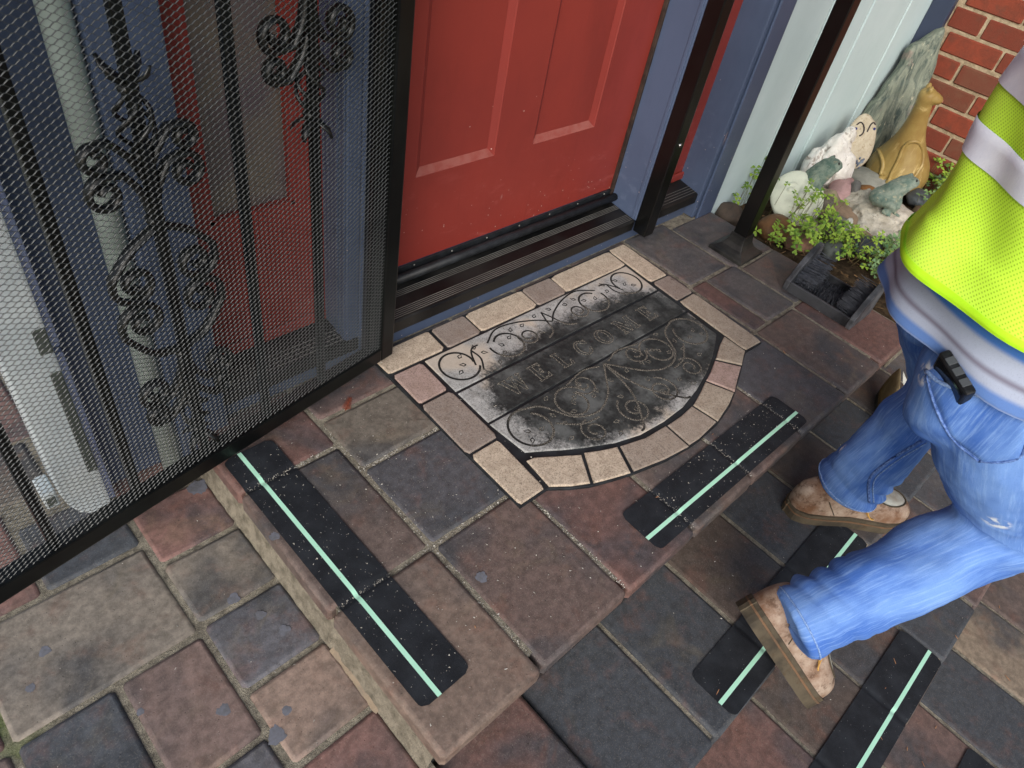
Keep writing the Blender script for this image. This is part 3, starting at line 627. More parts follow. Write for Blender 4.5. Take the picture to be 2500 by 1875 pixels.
both(list(spline([np.array(p) for p in [(1.0,.872),(1.05,.899),(1.11,.893),(1.17,.868),(1.203,.842)]], 7)), m1); both(list(spline([np.array(p) for p in [(1.203,.885),(1.192,.855),(1.178,.815),(1.150,.800)]], 7)), m1)
for x, y, a in [(.905,.842,2.6),(.885,.832,3.6),(.905,.868,.6),(.958,.872,1.2),(.965,.855,-.6),(1.03,.842,2.2),(1.02,.825,3.5),(1.055,.855,.4),(1.08,.872,.9),(1.115,.872,.3),(1.14,.83,-.5),(.985,.81,-2.2),(1.17,.88,.6)]:
    leaf(x, y, a); leaf(2*m1 - x, y, math.pi - a)
m2 = 1.197
both(spiral((.896,.606), .058, .044, 1.2, .95, 36), m2, .0022); both(spiral((1.034,.607), .052, .030, .2, 1.1, 34), m2, .002); both(spiral((1.098,.634), .034, .010, 3.3, 1.4, 28), m2); both(spiral((1.010,.518), .035, .009, 1.4, 1.5, 30), m2); both(spiral((1.142,.508), .044, .012, 1.9, 1.5, 32), m2, .002)
both(list(spline([np.array(p) for p in [(.915,.660),(.96,.640),(1.0,.575),(1.06,.553),(1.12,.575),(1.165,.62),(1.197,.655)]], 8)), m2, .002); both(list(spline([np.array(p) for p in [(1.197,.655),(1.19,.59),(1.17,.53),(1.12,.462),(1.10,.452)]], 8)), m2, .0022); both(list(spline([np.array(p) for p in [(.95,.585),(1.0,.548),(1.05,.54)]], 6)), m2); both(list(spline([np.array(p) for p in [(1.06,.655),(1.13,.668),(1.18,.655)]], 6)), m2)
for x, y, a in [(.885,.60,2.4),(.875,.585,4.0),(.905,.59,.2),(.965,.60,2.0),(.975,.575,3.4),(1.03,.60,1.2),(1.02,.585,2.9),(1.04,.615,.3),(1.085,.59,.6),(1.09,.635,1.6),(1.15,.55,2.5),(1.14,.50,.9),(1.08,.505,2.9),(1.06,.48,3.6),(.955,.535,3.3),(1.17,.60,2.2),(1.11,.61,4.6),(.98,.65,.4)]:
    leaf(x, y, a); leaf(2*m2 - x, y, math.pi - a)
gA.obj('scroll_lines', MGR, dm)['kind'] = 'stuff'
# WELCOME in outlined serif capitals
gA = Acc()
def glyph(polys, x, y, s=.052):
    for P in polys: gl([(x + a * s, y + b * s) for a, b in P], .0012)
sq = lambda *p: list(p) + [p[0]]
Wp = [sq((-.62,1),(-.22,1),(-.22,.94),(-.32,.94),(-.12,.32),(.06,.86),(-.02,.94),(-.08,.94),(-.08,1),(.28,1),(.28,.94),(.18,.94),(.34,.32),(.50,.94),(.40,.94),(.40,1),(.66,1),(.66,.94),(.58,.94),(.34,0),(.26,0),(.06,.62),(-.16,0),(-.24,0),(-.54,.94),(-.62,.94))]
Ep = [sq((-.36,1),(.34,1),(.34,.76),(.28,.76),(.22,.92),(-.06,.92),(-.06,.55),(.12,.55),(.16,.66),(.20,.66),(.20,.36),(.16,.36),(.12,.46),(-.06,.46),(-.06,.08),(.26,.08),(.34,.26),(.40,.26),(.38,0),(-.36,0),(-.36,.06),(-.26,.08),(-.26,.92),(-.36,.94))]
Lp = [sq((-.34,1),(.04,1),(.04,.94),(-.06,.92),(-.06,.08),(.24,.08),(.34,.28),(.40,.28),(.36,0),(-.34,0),(-.34,.06),(-.26,.08),(-.26,.92),(-.34,.94))]
Op = [[(.46*math.cos(t), .5 + .5*math.sin(t)) for t in np.linspace(0, 2*math.pi, 28)], [(.26*math.cos(t), .5 + .40*math.sin(t)) for t in np.linspace(0, 2*math.pi, 24)]]
Cp = [[(.44*math.cos(t), .5 + .5*math.sin(t)) for t in np.linspace(.7, 2*math.pi - .7, 26)] + [(.40,.34),(.30,.34)] + [(.26*math.cos(t), .5 + .40*math.sin(t)) for t in np.linspace(2*math.pi - .75, .75, 22)] + [(.30,.66),(.42,.66),(.42,.96),(.36,.96),(.34,.82)]]
Mp = [sq((-.62,1),(-.30,1),(.02,.34),(.32,1),(.62,1),(.62,.94),(.54,.92),(.54,.08),(.62,.06),(.62,0),(.26,0),(.26,.06),(.36,.08),(.36,.80),(.0,.0),(-.04,.0),(-.42,.82),(-.42,.08),(-.32,.06),(-.32,0),(-.62,0),(-.62,.06),(-.52,.08),(-.52,.92),(-.62,.94))]
for gph, x in ((Wp,.957),(Ep,1.037),(Lp,1.118),(Cp,1.196),(Op,1.276),(Mp,1.368),(Ep,1.458)): gA = Acc(); glyph(gph, x, .700 - (x - .957) * .004); gA.obj('letter', MGR, dm)
# ------------------------------------------------------------------ anti slip tapes
GRIP = m_grip(); GLOW = plain('mint_glow_stripe', lin(186, 238, 212), lin(170, 226, 198), .5, 20, .5, grime=(110, .68, lin(70, 90, 84), .7))
def tape(label, c, ang, Lh, Wh, z, stripe, joints, along):
    t = thing('anti_slip_tape', label, 'tape', 'grip tapes on the steps'); ca, sa = math.cos(ang), math.sin(ang)
    def sheet(name, u0, u1, v0, v1, rad, lift, mat):
        n = 110; V = []; F = []; nv = 6
        for i in range(n + 1):
            u = u0 + (u1 - u0) * i / n; e = min(u - u0, u1 - u); k = rad - math.sqrt(max(0, rad**2 - max(0, rad - e)**2)) if e < rad else 0
            for j in range(nv + 1):
                v = (v0 + k) + (v1 - v0 - 2*k) * j / nv; x = c[0] + u*ca - v*sa; y = c[1] + u*sa + v*ca
                q = x if along == 'x' else y; d = 0
                for jn in joints: d += .0048 * math.exp(-((q - jn) / .0060) ** 2)
                V.append((x, y, z + lift - d))
        for i in range(n):
            for j in range(nv): a = i*(nv+1)+j; F.append((a, a+nv+1, a+nv+2, a+1))
        o = mobj(name, V, F, mat, t, True)
        if o.data.polygons[0].normal.z < 0: o.data.flip_normals()
    sheet('grip_sheet', -Lh, Lh, -Wh, Wh, .014, .0032, GRIP); sheet('glow_stripe', -Lh, Lh, stripe - .0042, stripe + .0042, .0001, .0040, GLOW)
tape('black anti-slip tape with green stripe on the landing beside the walkway edge', (.386, .595), math.pi/2 + .012, .308, .052, 0, .0165, (.511, .815), 'y')
tape('black anti-slip tape with pale green stripe between the welcome mat and the landing edge', (1.190, .2805), -.004, .305, .053, 0, -.019, (.992, 1.219, 1.446), 'x')
A3 = onz(1758.7, 1716.8, L1); B3 = onz(2086.2, 1307.8, L1); ag = math.atan2(B3[1]-A3[1], B3[0]-A3[0]); c3 = (A3 + B3) / 2
tape('black anti-slip tape with pale green stripe on the upper step, under the worker\'s feet', (c3[0] - math.sin(ag)*.019, c3[1] + .019), ag, .307, .053, L1, -.019, (.992, 1.213), 'x')
tape('black anti-slip tape with green stripe below the lifted shoe, on the second step', (1.133, -.281), .006, .305, .053, L2, -.020, (.994, 1.221), 'x')
tape('black anti-slip tape cut off at the bottom right of the picture, on the patio', (1.124, -.553), 0, .305, .053, L3, -.02, (.992, 1.216), 'x')
# ------------------------------------------------------------------ boot brush
bb = thing('boot_brush', 'black boot scraper with three bristle brushes at the landing edge', 'boot brush')
SCR = plain('dusty_black_plastic', lin(28, 29, 32), lin(86, 88, 92), .45, 8, .8, 200, .3, .001, .4)
X0, X1, Y0, Y1 = 1.952, 2.09, .342, .574
box('front_lip', (X0, Y0 + .0163, .0), (X0 + .010, Y1 - .0163, .034), SCR, bb, .002); box('floor', (X0 + .0102, Y0 + .0163, .002), (X1, Y1 - .0163, .012), SCR, bb, .001); box('back_wall', (X1 - .008, Y0 + .0163, .0122), (X1, Y1 - .0163, .05), SCR, bb, .002)
SCR2 = plain('dusty_grey_plastic', lin(44, 46, 50), lin(104, 106, 110), .5, 14, 1, 200, .3, .001, .4)
for ya, yb in ((Y0, Y0 + .016), (Y1 - .016, Y1)):
    P = [(X0, 0), (X1, 0), (X1, .118), (X1 - .010, .128), (X1 - .050, .120), (X0 + .030, .075), (X0 + .006, .040), (X0, .034)]
    V = [(x, ya, z) for x, z in P] + [(x, yb, z) for x, z in P]; n = len(P)
    o = mobj('end_plate', V, [(i, (i+1) % n, n+(i+1) % n, n+i) for i in range(n)] + [tuple(range(n))[::-1], tuple(range(n, 2*n))], SCR2, bb); bevel_mesh(o.data, .002)
BRI = plain('black_bristles', lin(64, 67, 74), lin(90, 93, 100), .4, 60, 1)
def bristles(n, fn):
    a = Acc()
    for _ in range(n):
        p, q = fn(); a.add(*tube_vf([p, (np.array(p) + np.array(q)) / 2 + rng.uniform(-.002, .002, 3), q], [.0016, .0015, .0009], 3, cap=False))
    o = a.obj('bristles', BRI, bb); o['kind'] = 'stuff'
def side(y, sg):
    def f():
        x = random.uniform(X0 + .03, X1 - .014); z = random.uniform(.022, .03 + (x - X0) * .62); return ((x, y, z), (x + random.uniform(-.007, .007), y + sg * random.uniform(.048, .062), z + random.uniform(-.004, .012)))
    return f
bristles(260, side(Y0 + .0165, 1)); bristles(260, side(Y1 - .0165, -1))
def floorb():
    x = random.uniform(X0 + .025, X1 - .012); y = random.uniform(Y0 + .03, Y1 - .03); return ((x, y, .012), (x + random.uniform(-.006, .006), y + random.uniform(-.006, .006), random.uniform(.032, .044)))
bristles(330, floorb)
# ------------------------------------------------------------------ garden ornaments and stones
def stone_mat(name, c, c2, sc=14, bsc=60, bst=.5, rough=.75, veins=None, spec=.3):
    t = NT(name); n = t.noise(sc, 6, .7); col = t.mix(t.ramp(n, .3, .72), c, c2)
    if veins: col = t.mix(t.ramp(t.noise(veins[0], 5, .7, t.mapping(veins[1]), 1.2), .55, .68, 0, .8), col, veins[2])
    f = t.noise(300, 3, .7); col = t.mix(t.ramp(f, .55, .8, 0, .35), col, tuple(x * .4 for x in c))
    return t.fin(col, rough, spec, t.bump(t.math('ADD', t.noise(bsc, 5, .7), t.math('MULTIPLY', f, .4)), bst, .004))
def org_mesh(name, parts, mat, parent=None, voxel=.004, smooth=3, amp=.0, sc=40, seed=0):
    me = fuse(parts, voxel, smooth, name)
    if amp: P = mco(me); N = mno(me); setco(me, P + N * (wobble(P, sc, seed) * amp)[:, None])
    return link(name, me, mat, parent, True)
def loft(keys, n=16, k=6, up=None):
    P, R = lerp_keys([np.array(q, float) for q in keys], k); return tube_vf(P, np.maximum(R, .0008), n, up)
def at(u, v, z): return onz(u, v, z)
# tall slate leaning into the corner
Bp = np.array([3.10, .900, -.03]); Tp = onx(*r4(1738, 168), 3.275); hd = np.array([.74, -.67, 0]); hd /= np.linalg.norm(hd)
pn = np.cross(hd, Tp - Bp); pn /= np.linalg.norm(pn)
if pn[1] > 0: pn = -pn
def onp(u, v): d = ray(u, v); return CAM + d * (((Bp - CAM) @ pn) / (d @ pn))
out = [(1245,955),(1250,860),(1262,700),(1300,640),(1345,590),(1400,505),(1455,435),(1490,385),(1530,300),(1560,270),(1610,250),(1660,215),(1715,180),(1742,168),(1738,200),(1718,250),(1705,300),(1692,385),(1668,440),(1640,500),(1600,560),(1560,640),(1530,720),(1500,790),(1450,900),(1440,980)]
Q = [onp(*r4(*p)) for p in out]; Q = [q + pn * .0 for q in Q]; n = len(Q)
V = []; cen = sum(Q) / n; th = .035
for lay, (ins, o_) in enumerate([(1.0, -th), (1.01, -th * .5), (.985, .0), (.90, .006), (.6, .010)]):
    for q in Q: V.append(cen + (q - cen) * ins + pn * (o_ + .004 * mnoise.noise(Vector(q) * 30 + Vector((lay, 0, 0)))))
F = [(l*n+i, l*n+(i+1) % n, l*n+n+(i+1) % n, l*n+n+i) for l in range(4) for i in range(n)] + [tuple(range(4*n, 5*n)), tuple(range(n))[::-1]]
SLATE = NT('green_grey_slate')
_t = SLATE; ax = (Tp - Bp) / np.linalg.norm(Tp - Bp); mp = _t.mapping((1, 1, .13), (0, -.35, 0)); nn_ = _t.noise(34, 6, .7, mp, 1.0); n2_ = _t.noise(80, 5, .7, mp, .6)
_c = _t.mix(_t.ramp(nn_, .32, .62), lin(60, 74, 70), lin(132, 138, 122)); _c = _t.mix(_t.ramp(n2_, .58, .7, 0, .8), _c, lin(206, 200, 172)); _c = _t.mix(_t.ramp(_t.noise(14, 4, .6), .58, .72, 0, .5), _c, lin(160, 130, 122))
SLATE = _t.fin(_c, .7, .35, _t.bump(_t.math('ADD', nn_, n2_), .9, .006))
o = mobj('standing_stone', V, F, SLATE); bm = bmesh.new(); bm.from_mesh(o.data); bmesh.ops.triangulate(bm, faces=[f for f in bm.faces if len(f.verts) > 4]); bmesh.ops.recalc_face_normals(bm, faces=bm.faces); bmesh.ops.subdivide_edges(bm, edges=bm.edges[:], cuts=2, use_grid_fill=True)
for v in bm.verts: v.co += Vector(pn) * .004 * mnoise.noise(Vector((v.co.x * 60, v.co.y * 60, v.co.z * 14)))
bm.to_mesh(o.data); bm.free(); setp(o, 'tall pointed green-grey slate leaning into the corner', 'stone')
# tan long-necked figurine
gz = thing('ceramic_figurine', 'tan glazed long-necked animal figurine in front of the brick wall', 'figurine')
gb = at(*r4(1440, 1060), 0.0); gb[2] = -.02; hx = ony(*r4(1632, 575), gb[1] + .02)
CER = stone_mat('tan_ceramic', lin(158, 136, 80), lin(134, 106, 56), 9, 30, .15, .45, (12, (1, 1, .5), lin(200, 176, 120)), .4)
def gp(f, dx=0, dy=0): return gb + (hx - gb) * f + np.array([dx, dy, 0])
side_ = np.array([.69, -.72, 0])
rings_ = [(0, .085, .085), (.04, .112, .10), (.12, .122, .112), (.24, .112, .104), (.38, .084, .080), (.52, .058, .056), (.68, .041, .040), (.84, .032, .032), (.94, .030, .031), (1.0, .033, .031), (1.05, .026, .024), (1.07, .010, .010)]
keys = []
for f, a_, b_ in rings_:
    q = gp(f); keys.append([*q, a_, b_])
bodyp = [loft(keys, 22, 5)]
q = gp(1.0); fw = np.array([.50, -.80, -.10]); fw /= np.linalg.norm(fw)
bodyp.append(loft([[*(q), .030, .028], [*(q + fw * .03), .026, .023], [*(q + fw * .052), .017, .014], [*(q + fw * .058), .006, .006]], 14))
bodyp.append(blob_vf(q + np.array([-.020, -.006, .024]), (.012, .010, .016), 2, 1, .1)); bodyp.append(blob_vf(q + np.array([.012, .016, .026]), (.012, .010, .016), 2, 2, .1))
toC = np.array([-.80, -.52, 0]); toC /= np.linalg.norm(toC); lat = np.array([.55, -.83, 0])
def gsurf(f, s): 
    r = np.interp(f, [k[0] for k in rings_], [k[1] for k in rings_]); a = s; return gp(f) + (toC * math.cos(a) + lat * math.sin(a)) * (r * .985)
gbody = org_mesh('body', bodyp, CER, gz, .004, 2)
_tr = BVHTree.FromPolygons([tuple(v.co) for v in gbody.data.vertices], [tuple(p.vertices) for p in gbody.data.polygons])
def gcast(p): h = _tr.ray_cast(Vector(CAM), Vector(ray(*r4(*p))).normalized()); return None if h[0] is None else np.array(h[0])
for pts, rr in (([(1400,1090),(1420,1035),(1458,960),(1490,885),(1530,852),(1575,852),(1598,880),(1606,940),(1596,1000),(1562,1050),(1540,1080)], .0075), ([(1325,880),(1352,930),(1366,985),(1352,1050)], .008)):
    Q_ = [g_ for g_ in (gcast(p) for p in spline([np.array(p, float) for p in pts], 6)) if g_ is not None]
    if len(Q_) > 3: tube('leg_relief', Q_, rr, CER, gz, 8)
for p in ((1352, 1068), (1400, 1092)):
    g_ = gcast(p)
    if g_ is not None: V, F = blob_vf(g_ + toC * .008, (.020, .017, .015), 2, 3, .1); mobj('foot', V, F, CER, gz, True)
V, F = blob_vf(q + fw * .050, (.013, .011, .010), 2, 4, .05); mobj('nose', V, F, plain('pink_glaze', lin(190, 130, 108), lin(170, 110, 90), .45), gz, True)
# green frog on its pedestal rock (front), and green frog behind the round stone
FROG = stone_mat('green_grey_stone', lin(92, 114, 104), lin(150, 158, 144), 30, 70, 1.0, .8, (40, (1, 1, 1), lin(186, 178, 150)))
PED = stone_mat('lichen_white_stone', lin(168, 160, 144), lin(206, 200, 186), 30, 90, 1.0, .9, (60, (1, 1, 1), lin(110, 100, 86)))
f2 = thing('frog_statue', 'green stone frog looking right, sitting on a pale lichen-spotted rock', 'statue', 'stone frogs')
fc = at(*r4(1385, 1310), .03); u1 = np.array([.60, -.80, 0]); u2 = np.array([.80, .60, 0])
def fp(a, b, z): return fc + u1 * a + u2 * b + np.array([0, 0, z - .03])
org_mesh('pedestal', [blob_vf(fp(-.01, .0, .010), (.135, .12, .060), 3, 3, .16, 4), blob_vf(fp(.05, -.02, .01), (.10, .085, .062), 3, 5, .14, 4), blob_vf(fp(-.06, .06, .02), (.09, .085, .06), 3, 6, .15, 4), blob_vf(fp(0, 0, .055), (.085, .07, .03), 3, 7, .15, 4)], PED, f2, .005, 2, .004, 60, 1)
def frog(base, fwd, up0, s, parent, mat, rise=.6):
    fwd = np.asarray(fwd, float); fwd /= np.linalg.norm(fwd); lt = np.array([-fwd[1], fwd[0], 0]); B = np.asarray(base, float)
    q = lambda a, b, c: B + (fwd * a + lt * b + np.array([0, 0, c])) * s
    pr = [loft([[*q(-.50, 0, .04), .16*s, .12*s], [*q(-.40, 0, .18), .38*s, .28*s], [*q(-.16, 0, .34), .44*s, .32*s], [*q(.08, 0, .36 + rise*.5), .38*s, .30*s], [*q(.28, 0, .48 + rise*.7), .36*s, .24*s], [*q(.48, 0, .50 + rise*.78), .29*s, .16*s], [*q(.62, 0, .49 + rise*.8), .14*s, .08*s]], 18)]
    for sg in (1, -1):
        pr += [blob_vf(q(.36, sg*.19, .64 + rise*.74), (.085*s,)*3, 2, 0, 0), loft([[*q(.12, sg*.28, .42 + rise*.3), .11*s, .11*s], [*q(.22, sg*.40, .26), .085*s, .085*s], [*q(.20, sg*.38, .02), .065*s, .065*s], [*q(.34, sg*.42, -.04), .08*s, .05*s], [*q(.44, sg*.44, -.06), .05*s, .03*s]], 10),
               loft([[*q(-.35, sg*.26, .26), .17*s, .17*s], [*q(-.10, sg*.48, .30), .16*s, .15*s], [*q(.06, sg*.50, .16), .11*s, .10*s], [*q(-.22, sg*.50, .02), .08*s, .06*s], [*q(.05, sg*.58, -.04), .10*s, .04*s]], 12)]
    ob = org_mesh('frog', pr, mat, parent, .0035, 3, .0018, 90, 4)
    for sg in (1, -1): V, F = blob_vf(q(.405, sg*.225, .665 + rise*.76), (.042*s,)*3, 2, 0, 0); mobj('eye', V, F, plain('dark_eye', lin(40, 44, 40), None, .35), parent, True)
    return ob
frog(fp(-.035, -.01, .078), (.66, -.75, 0), 0, .105, f2, FROG, .62)
f1 = thing('frog_statue', 'green stone frog rearing up behind the round pale face stone', 'statue', 'stone frogs')
b1 = at(*r4(985, 1190), .02); FR2 = stone_mat('dark_green_stone', lin(72, 98, 88), lin(136, 148, 134), 30, 70, 1.0, .8, (40, (1, 1, 1), lin(166, 160, 136)))
frog(b1 + np.array([-.075, .03, -.005]), (.72, -.69, 0), 0, .118, f1, FR2, 1.0)
org_mesh('foot_rock', [blob_vf(b1 + np.array([.02, -.01, -.02]), (.07, .06, .05), 3, 8, .15, 4)], stone_mat('brown_base', lin(150, 136, 112), lin(110, 104, 86), 20), f1, .005, 2)
# white craggy rock
c_ = at(*r4(1075, 1120), 0); c_ = c_ + np.array([-.026, .052, .083])
wr = [blob_vf(c_, (.075, .05, .115), 4, 11, .07, 4), blob_vf(c_ + np.array([.035, -.035, -.03]), (.062, .05, .085), 4, 12, .08, 4), blob_vf(c_ + np.array([-.04, .035, -.03]), (.06, .04, .085), 4, 15, .08, 4), blob_vf(c_ + np.array([.025, -.01, .105]), (.03, .026, .034), 3, 13, .1, 5)]
o = org_mesh('white_rock', wr, stone_mat('white_quartz', lin(232, 230, 224), lin(206, 202, 192), 18, 40, 1.0, .55, (26, (1, 1, .5), lin(120, 104, 90)), .5), None, .005, 1, .0035, 40, 5); setp(o, 'craggy white rock standing against the pale siding', 'stone')
# oval face stone
fs = thing('face_stone', 'upright oval speckled stone with a painted face beside the slate', 'stone')
oc = ony(*r4(1226, 850), .855); ov = np.array([-.62, -.60, .5]); ov /= np.linalg.norm(ov); oh = np.cross([0, 0, 1], ov); oh /= np.linalg.norm(oh); ou = np.cross(ov, oh)
if oh[0] < 0: oh = -oh
V0, F0 = blob_vf((0, 0, 0), (1, 1, 1), 4, 3, .03)
mobj('stone', [oc + oh * v[0] * .060 + ou * v[2] * .102 + ov * v[1] * .022 for v in V0], F0, stone_mat('speckled_buff_stone', lin(188, 178, 156), lin(166, 154, 132), 40, 90, .5, .8, (70, (1, 1, 1), lin(138, 120, 90))), fs, True)
INK = plain('dark_ink', lin(44, 38, 42), None, .7); BINK = plain('blue_ink', lin(38, 44, 110), None, .7); SHEL = plain('shell_chips', lin(60, 70, 96), lin(120, 130, 140), .5, 60)
def fpt(a, b): k = max(0, 1 - (a/.060)**2 - (b/.102)**2); return oc + oh * a + ou * b + ov * (.022 * math.sqrt(k) + .0012)
for P in ([(-.036, .055), (-.024, .066), (-.012, .058), (-.006, .042), (-.008, .026), (-.018, .016)], [(.038, .068), (.028, .074), (.018, .066), (.012, .050), (.008, .036)]): tube('brow_line', [fpt(a, b) for a, b in spline([np.array(p) for p in P], 5)], .0026, INK, fs, 6)
for a, b in ((-.036, .040), (.036, .052)): V, F = blob_vf(fpt(a, b), (.0055,)*3, 2, 0, 0); mobj('eye', V, F, BINK, fs, True)
for k in range(14): V, F = blob_vf(fpt(random.uniform(-.004, .026), random.uniform(-.095, -.055)), (.004, .004, .006), 1, k, .3); mobj('chip', V, F, SHEL, fs, False)
# round pale face stone
rs = thing('face_stone', 'round pale cream face stone lying under the clover by the handrail post', 'stone')
mc = at(*r4(850, 1190), .045); mv = np.array([-.56, -.42, .72]); mv /= np.linalg.norm(mv); mh = np.cross([0, 0, 1], mv); mh /= np.linalg.norm(mh); mu = np.cross(mv, mh)
def mpnt(a, b, o=0.0): k = max(0, 1 - (a*a + b*b) / .098**2); return mc + mh * a + mu * b + mv * (.036 * math.sqrt(k) + o)
mp_ = [([mc + mh * v[0] * .096 + mu * v[2] * .098 + mv * v[1] * .036 for v in V0], F0)]
mp_.append(loft([[*mpnt(.0, .040, -.004), .005, .005], [*mpnt(.0, .015, .0), .009, .009], [*mpnt(.0, -.006, .004), .015, .012], [*mpnt(.0, -.014, .0), .010, .006]], 12))
for sg in (1, -1): mp_.append(loft([[*mpnt(sg*.014, .030, -.004), .004, .004], [*mpnt(sg*.034, .036, .0), .006, .005], [*mpnt(sg*.056, .026, -.003), .004, .004]], 10)); mp_.append(blob_vf(mpnt(sg*.036, .014, -.006), (.018, .012, .011), 2, 0, 0))
mp_.append(loft([[*mpnt(-.024, -.036, -.003), .003, .003], [*mpnt(0, -.034, .001), .006, .005], [*mpnt(.024, -.036, -.003), .003, .003]], 10))
org_mesh('stone', mp_, stone_mat('cream_cast_stone', lin(214, 220, 200), lin(198, 202, 184), 6, 40, .2, .7), rs, .0028, 3)
# loose stones
def pebble(label, px_, z, r, c, c2, seed, rough=.6, name='pebble', amp=.10, rot=0.0, **k):
    p = at(*r4(*px_), z); V, F = blob_vf((0, 0, 0), r, 3, seed, amp, 3.2); o = mobj(name, V, F, stone_mat(name + '_stone', c, c2, 18, 60, .3, rough, **k), None, True); o.location = p; o.rotation_euler = (0, 0, rot); setp(o, label, 'stone'); return o
pebble('pink rough stone wedged between the frog and the white rock', (1120, 1170), .01, (.125, .05, .045), lin(188, 152, 150), lin(150, 120, 118), 21, .7, 'rock', .25, .45)
pebble('rust brown rounded stone below the round face stone', (720, 1370), -.02, (.075, .06, .045), lin(120, 84, 52), lin(86, 66, 48), 22, .55)
pebble('black oval pebble among the clover in front of the frog', (1255, 1480), -.015, (.075, .05, .038), lin(52, 58, 62), lin(74, 80, 84), 23, .4, rot=-.5)
pebble('brown flat stone under the frog pedestal', (1180, 1300), .0, (.16, .13, .035), lin(150, 126, 104), lin(120, 104, 86), 24, .8, 'rock', rot=.3)
pebble('grey flat stone under the tan figurine', (1290, 1090), -.01, (.10, .10, .035), lin(150, 150, 140), lin(124, 124, 116), 25, .8, 'rock')
pebble('small grey upright pebble behind the frog pedestal', (1180, 1160), .04, (.045, .02, .05), lin(110, 108, 104), lin(84, 84, 82), 26, .6, rot=.6)
pebble('small rust pebble behind the frog', (1270, 1150), .0, (.045, .035, .022), lin(150, 104, 60), lin(120, 86, 56), 27, .6)
pebble('dark brown stone beside the blue trim foot', (440, 1285), -.02, (.055, .05, .04), lin(84, 72, 62), lin(60, 54, 48), 28, .7)
pebble('grey stone half hidden under clover left of the frog rock', (1070, 1370), -.01, (.06, .055, .045), lin(122, 120, 108), lin(96, 96, 88), 29, .7)
pebble('white marble chip left of the frog rock', (1130, 1385), .0, (.03, .026, .04), lin(200, 200, 192), lin(150, 150, 142), 30, .6, 'rock', .3)
pebble('flat cream stone holding up the round face stone', (900, 1340), -.03, (.11, .07, .03), lin(206, 196, 176), lin(176, 166, 148), 31, .8, 'rock', .2, .4)
pebble('brown pebble right of the frog rock', (1610, 1300), -.01, (.06, .05, .04), lin(110, 92, 70), lin(86, 74, 60), 32, .7)
pebble('dark grey pebble behind the frog rock, by the bricks', (1580, 1190), -.01, (.055, .045, .035), lin(70, 76, 80), lin(92, 96, 98), 33, .5)
pebble('dark speckled stone between face stone and pink stone', (1015, 1240), .01, (.035, .03, .04), lin(70, 66, 60), lin(120, 112, 100), 34, .8, 'rock', .2)
pebble('white pebble peeping out behind the tan figurine', (1625, 1000), .0, (.03, .03, .05), lin(196, 196, 190), lin(170, 170, 164), 35, .7)
pebble('russet stone at the landing edge behind the boot brush', (860, 1440), -.03, (.08, .055, .03), lin(138, 104, 84), lin(112, 90, 76), 36, .8, 'rock', .15, .3)
pebble('grey pebble between boot brush and clover', (1060, 1500), -.03, (.05, .04, .035), lin(90, 96, 92), lin(70, 74, 72), 37, .7)
pebble('mossy tan pebble at the right end of the boot brush', (1500, 1640), -.02, (.06, .045, .03), lin(138, 116, 74), lin(104, 96, 66), 38, .8)
# ------------------------------------------------------------------ clover
def m_leaf(name, a, b):
    t = NT(name); oi = t.n('ShaderNodeNewGeometry'); rr = oi.outputs['Random Per Island']; c = t.mix(rr, a, b); c = t.mix(t.ramp(t.noise(40, 3), .4, .7, 0, .4), c, lin(150, 176, 60))
    return t.fin(c, .5, .3, None, 0, Subsurface_Weight=0.0)
LEAF = m_leaf('clover_leaf', lin(70, 110, 38), lin(150, 178, 66)); LEAF2 = m_leaf('blue_green_leaf', lin(76, 112, 72), lin(118, 146, 104)); STEM = plain('clover_stem', lin(104, 112, 62), lin(112, 86, 66), .6, 30)
def clover(label, spots, n, hmin, hmax, mat, spread, size=(.010, .016), seed=0):
    random.seed(seed); t = thing('clover_plant', label, 'plant', 'clover clumps in the corner bed'); L = Acc(); S = Acc()
    for i in range(n):
        px_, py_ = random.choice(spots); b = at(*r4(px_, py_), -.03) + np.array([random.gauss(0, spread), random.gauss(0, spread), 0]); b[0] = max(b[0], 2.12)
        h = random.uniform(hmin, hmax); tip = b + np.array([random.gauss(-.01, .022), random.gauss(-.01, .022), h]); tip[1] = min(tip[1], .955); b[1] = min(b[1], .955)
        S.add(*tube_vf(spline([b, (b + tip) / 2 + rng.uniform(-.006, .006, 3), tip], 3), .0008, 3, cap=False))
        nrm = np.array([random.gauss(-.25, .3), random.gauss(-.25, .3), 1]); nrm /= np.linalg.norm(nrm); e1 = np.cross(nrm, [random.gauss(0, 1), random.gauss(0, 1), .1]); e1 /= np.linalg.norm(e1); e2 = np.cross(nrm, e1); r = random.uniform(*size); k3 = random.choice([3, 3, 3, 3, 3])
        for k in range(k3):
            a = 2 * math.pi * k / k3 + random.uniform(-.15, .15); d = e1 * math.cos(a) + e2 * math.sin(a); s = np.cross(nrm, d)
            P = [(0, 0, 0), (.45, .30, .04), (.85, .52, .02), (1.08, .34, -.06), (.92, 0, .04), (1.08, -.34, -.06), (.85, -.52, .02), (.45, -.30, .04), (.55, 0, -.06)]
            L.add([tip + (d * x + s * y + nrm * z) * r for x, y, z in P], [(0, 1, 8), (1, 2, 8), (2, 3, 4), (2, 4, 8), (4, 6, 8), (4, 5, 6), (6, 7, 8), (7, 0, 8)])
    L.obj('leaves', mat, t)['kind'] = 'stuff'; S.obj('stems', STEM, t)['kind'] = 'stuff'; return t
clover('tall clover sprig beside the handrail post, left of it', [(540, 1180), (570, 1190), (500, 1230)], 20, .03, .17, LEAF, .022, (.012, .019), 1)
clover('clover arching over the round pale face stone', [(740, 1330), (800, 1370), (900, 1380), (950, 1400)], 34, .06, .17, LEAF, .022, (.010, .016), 2)
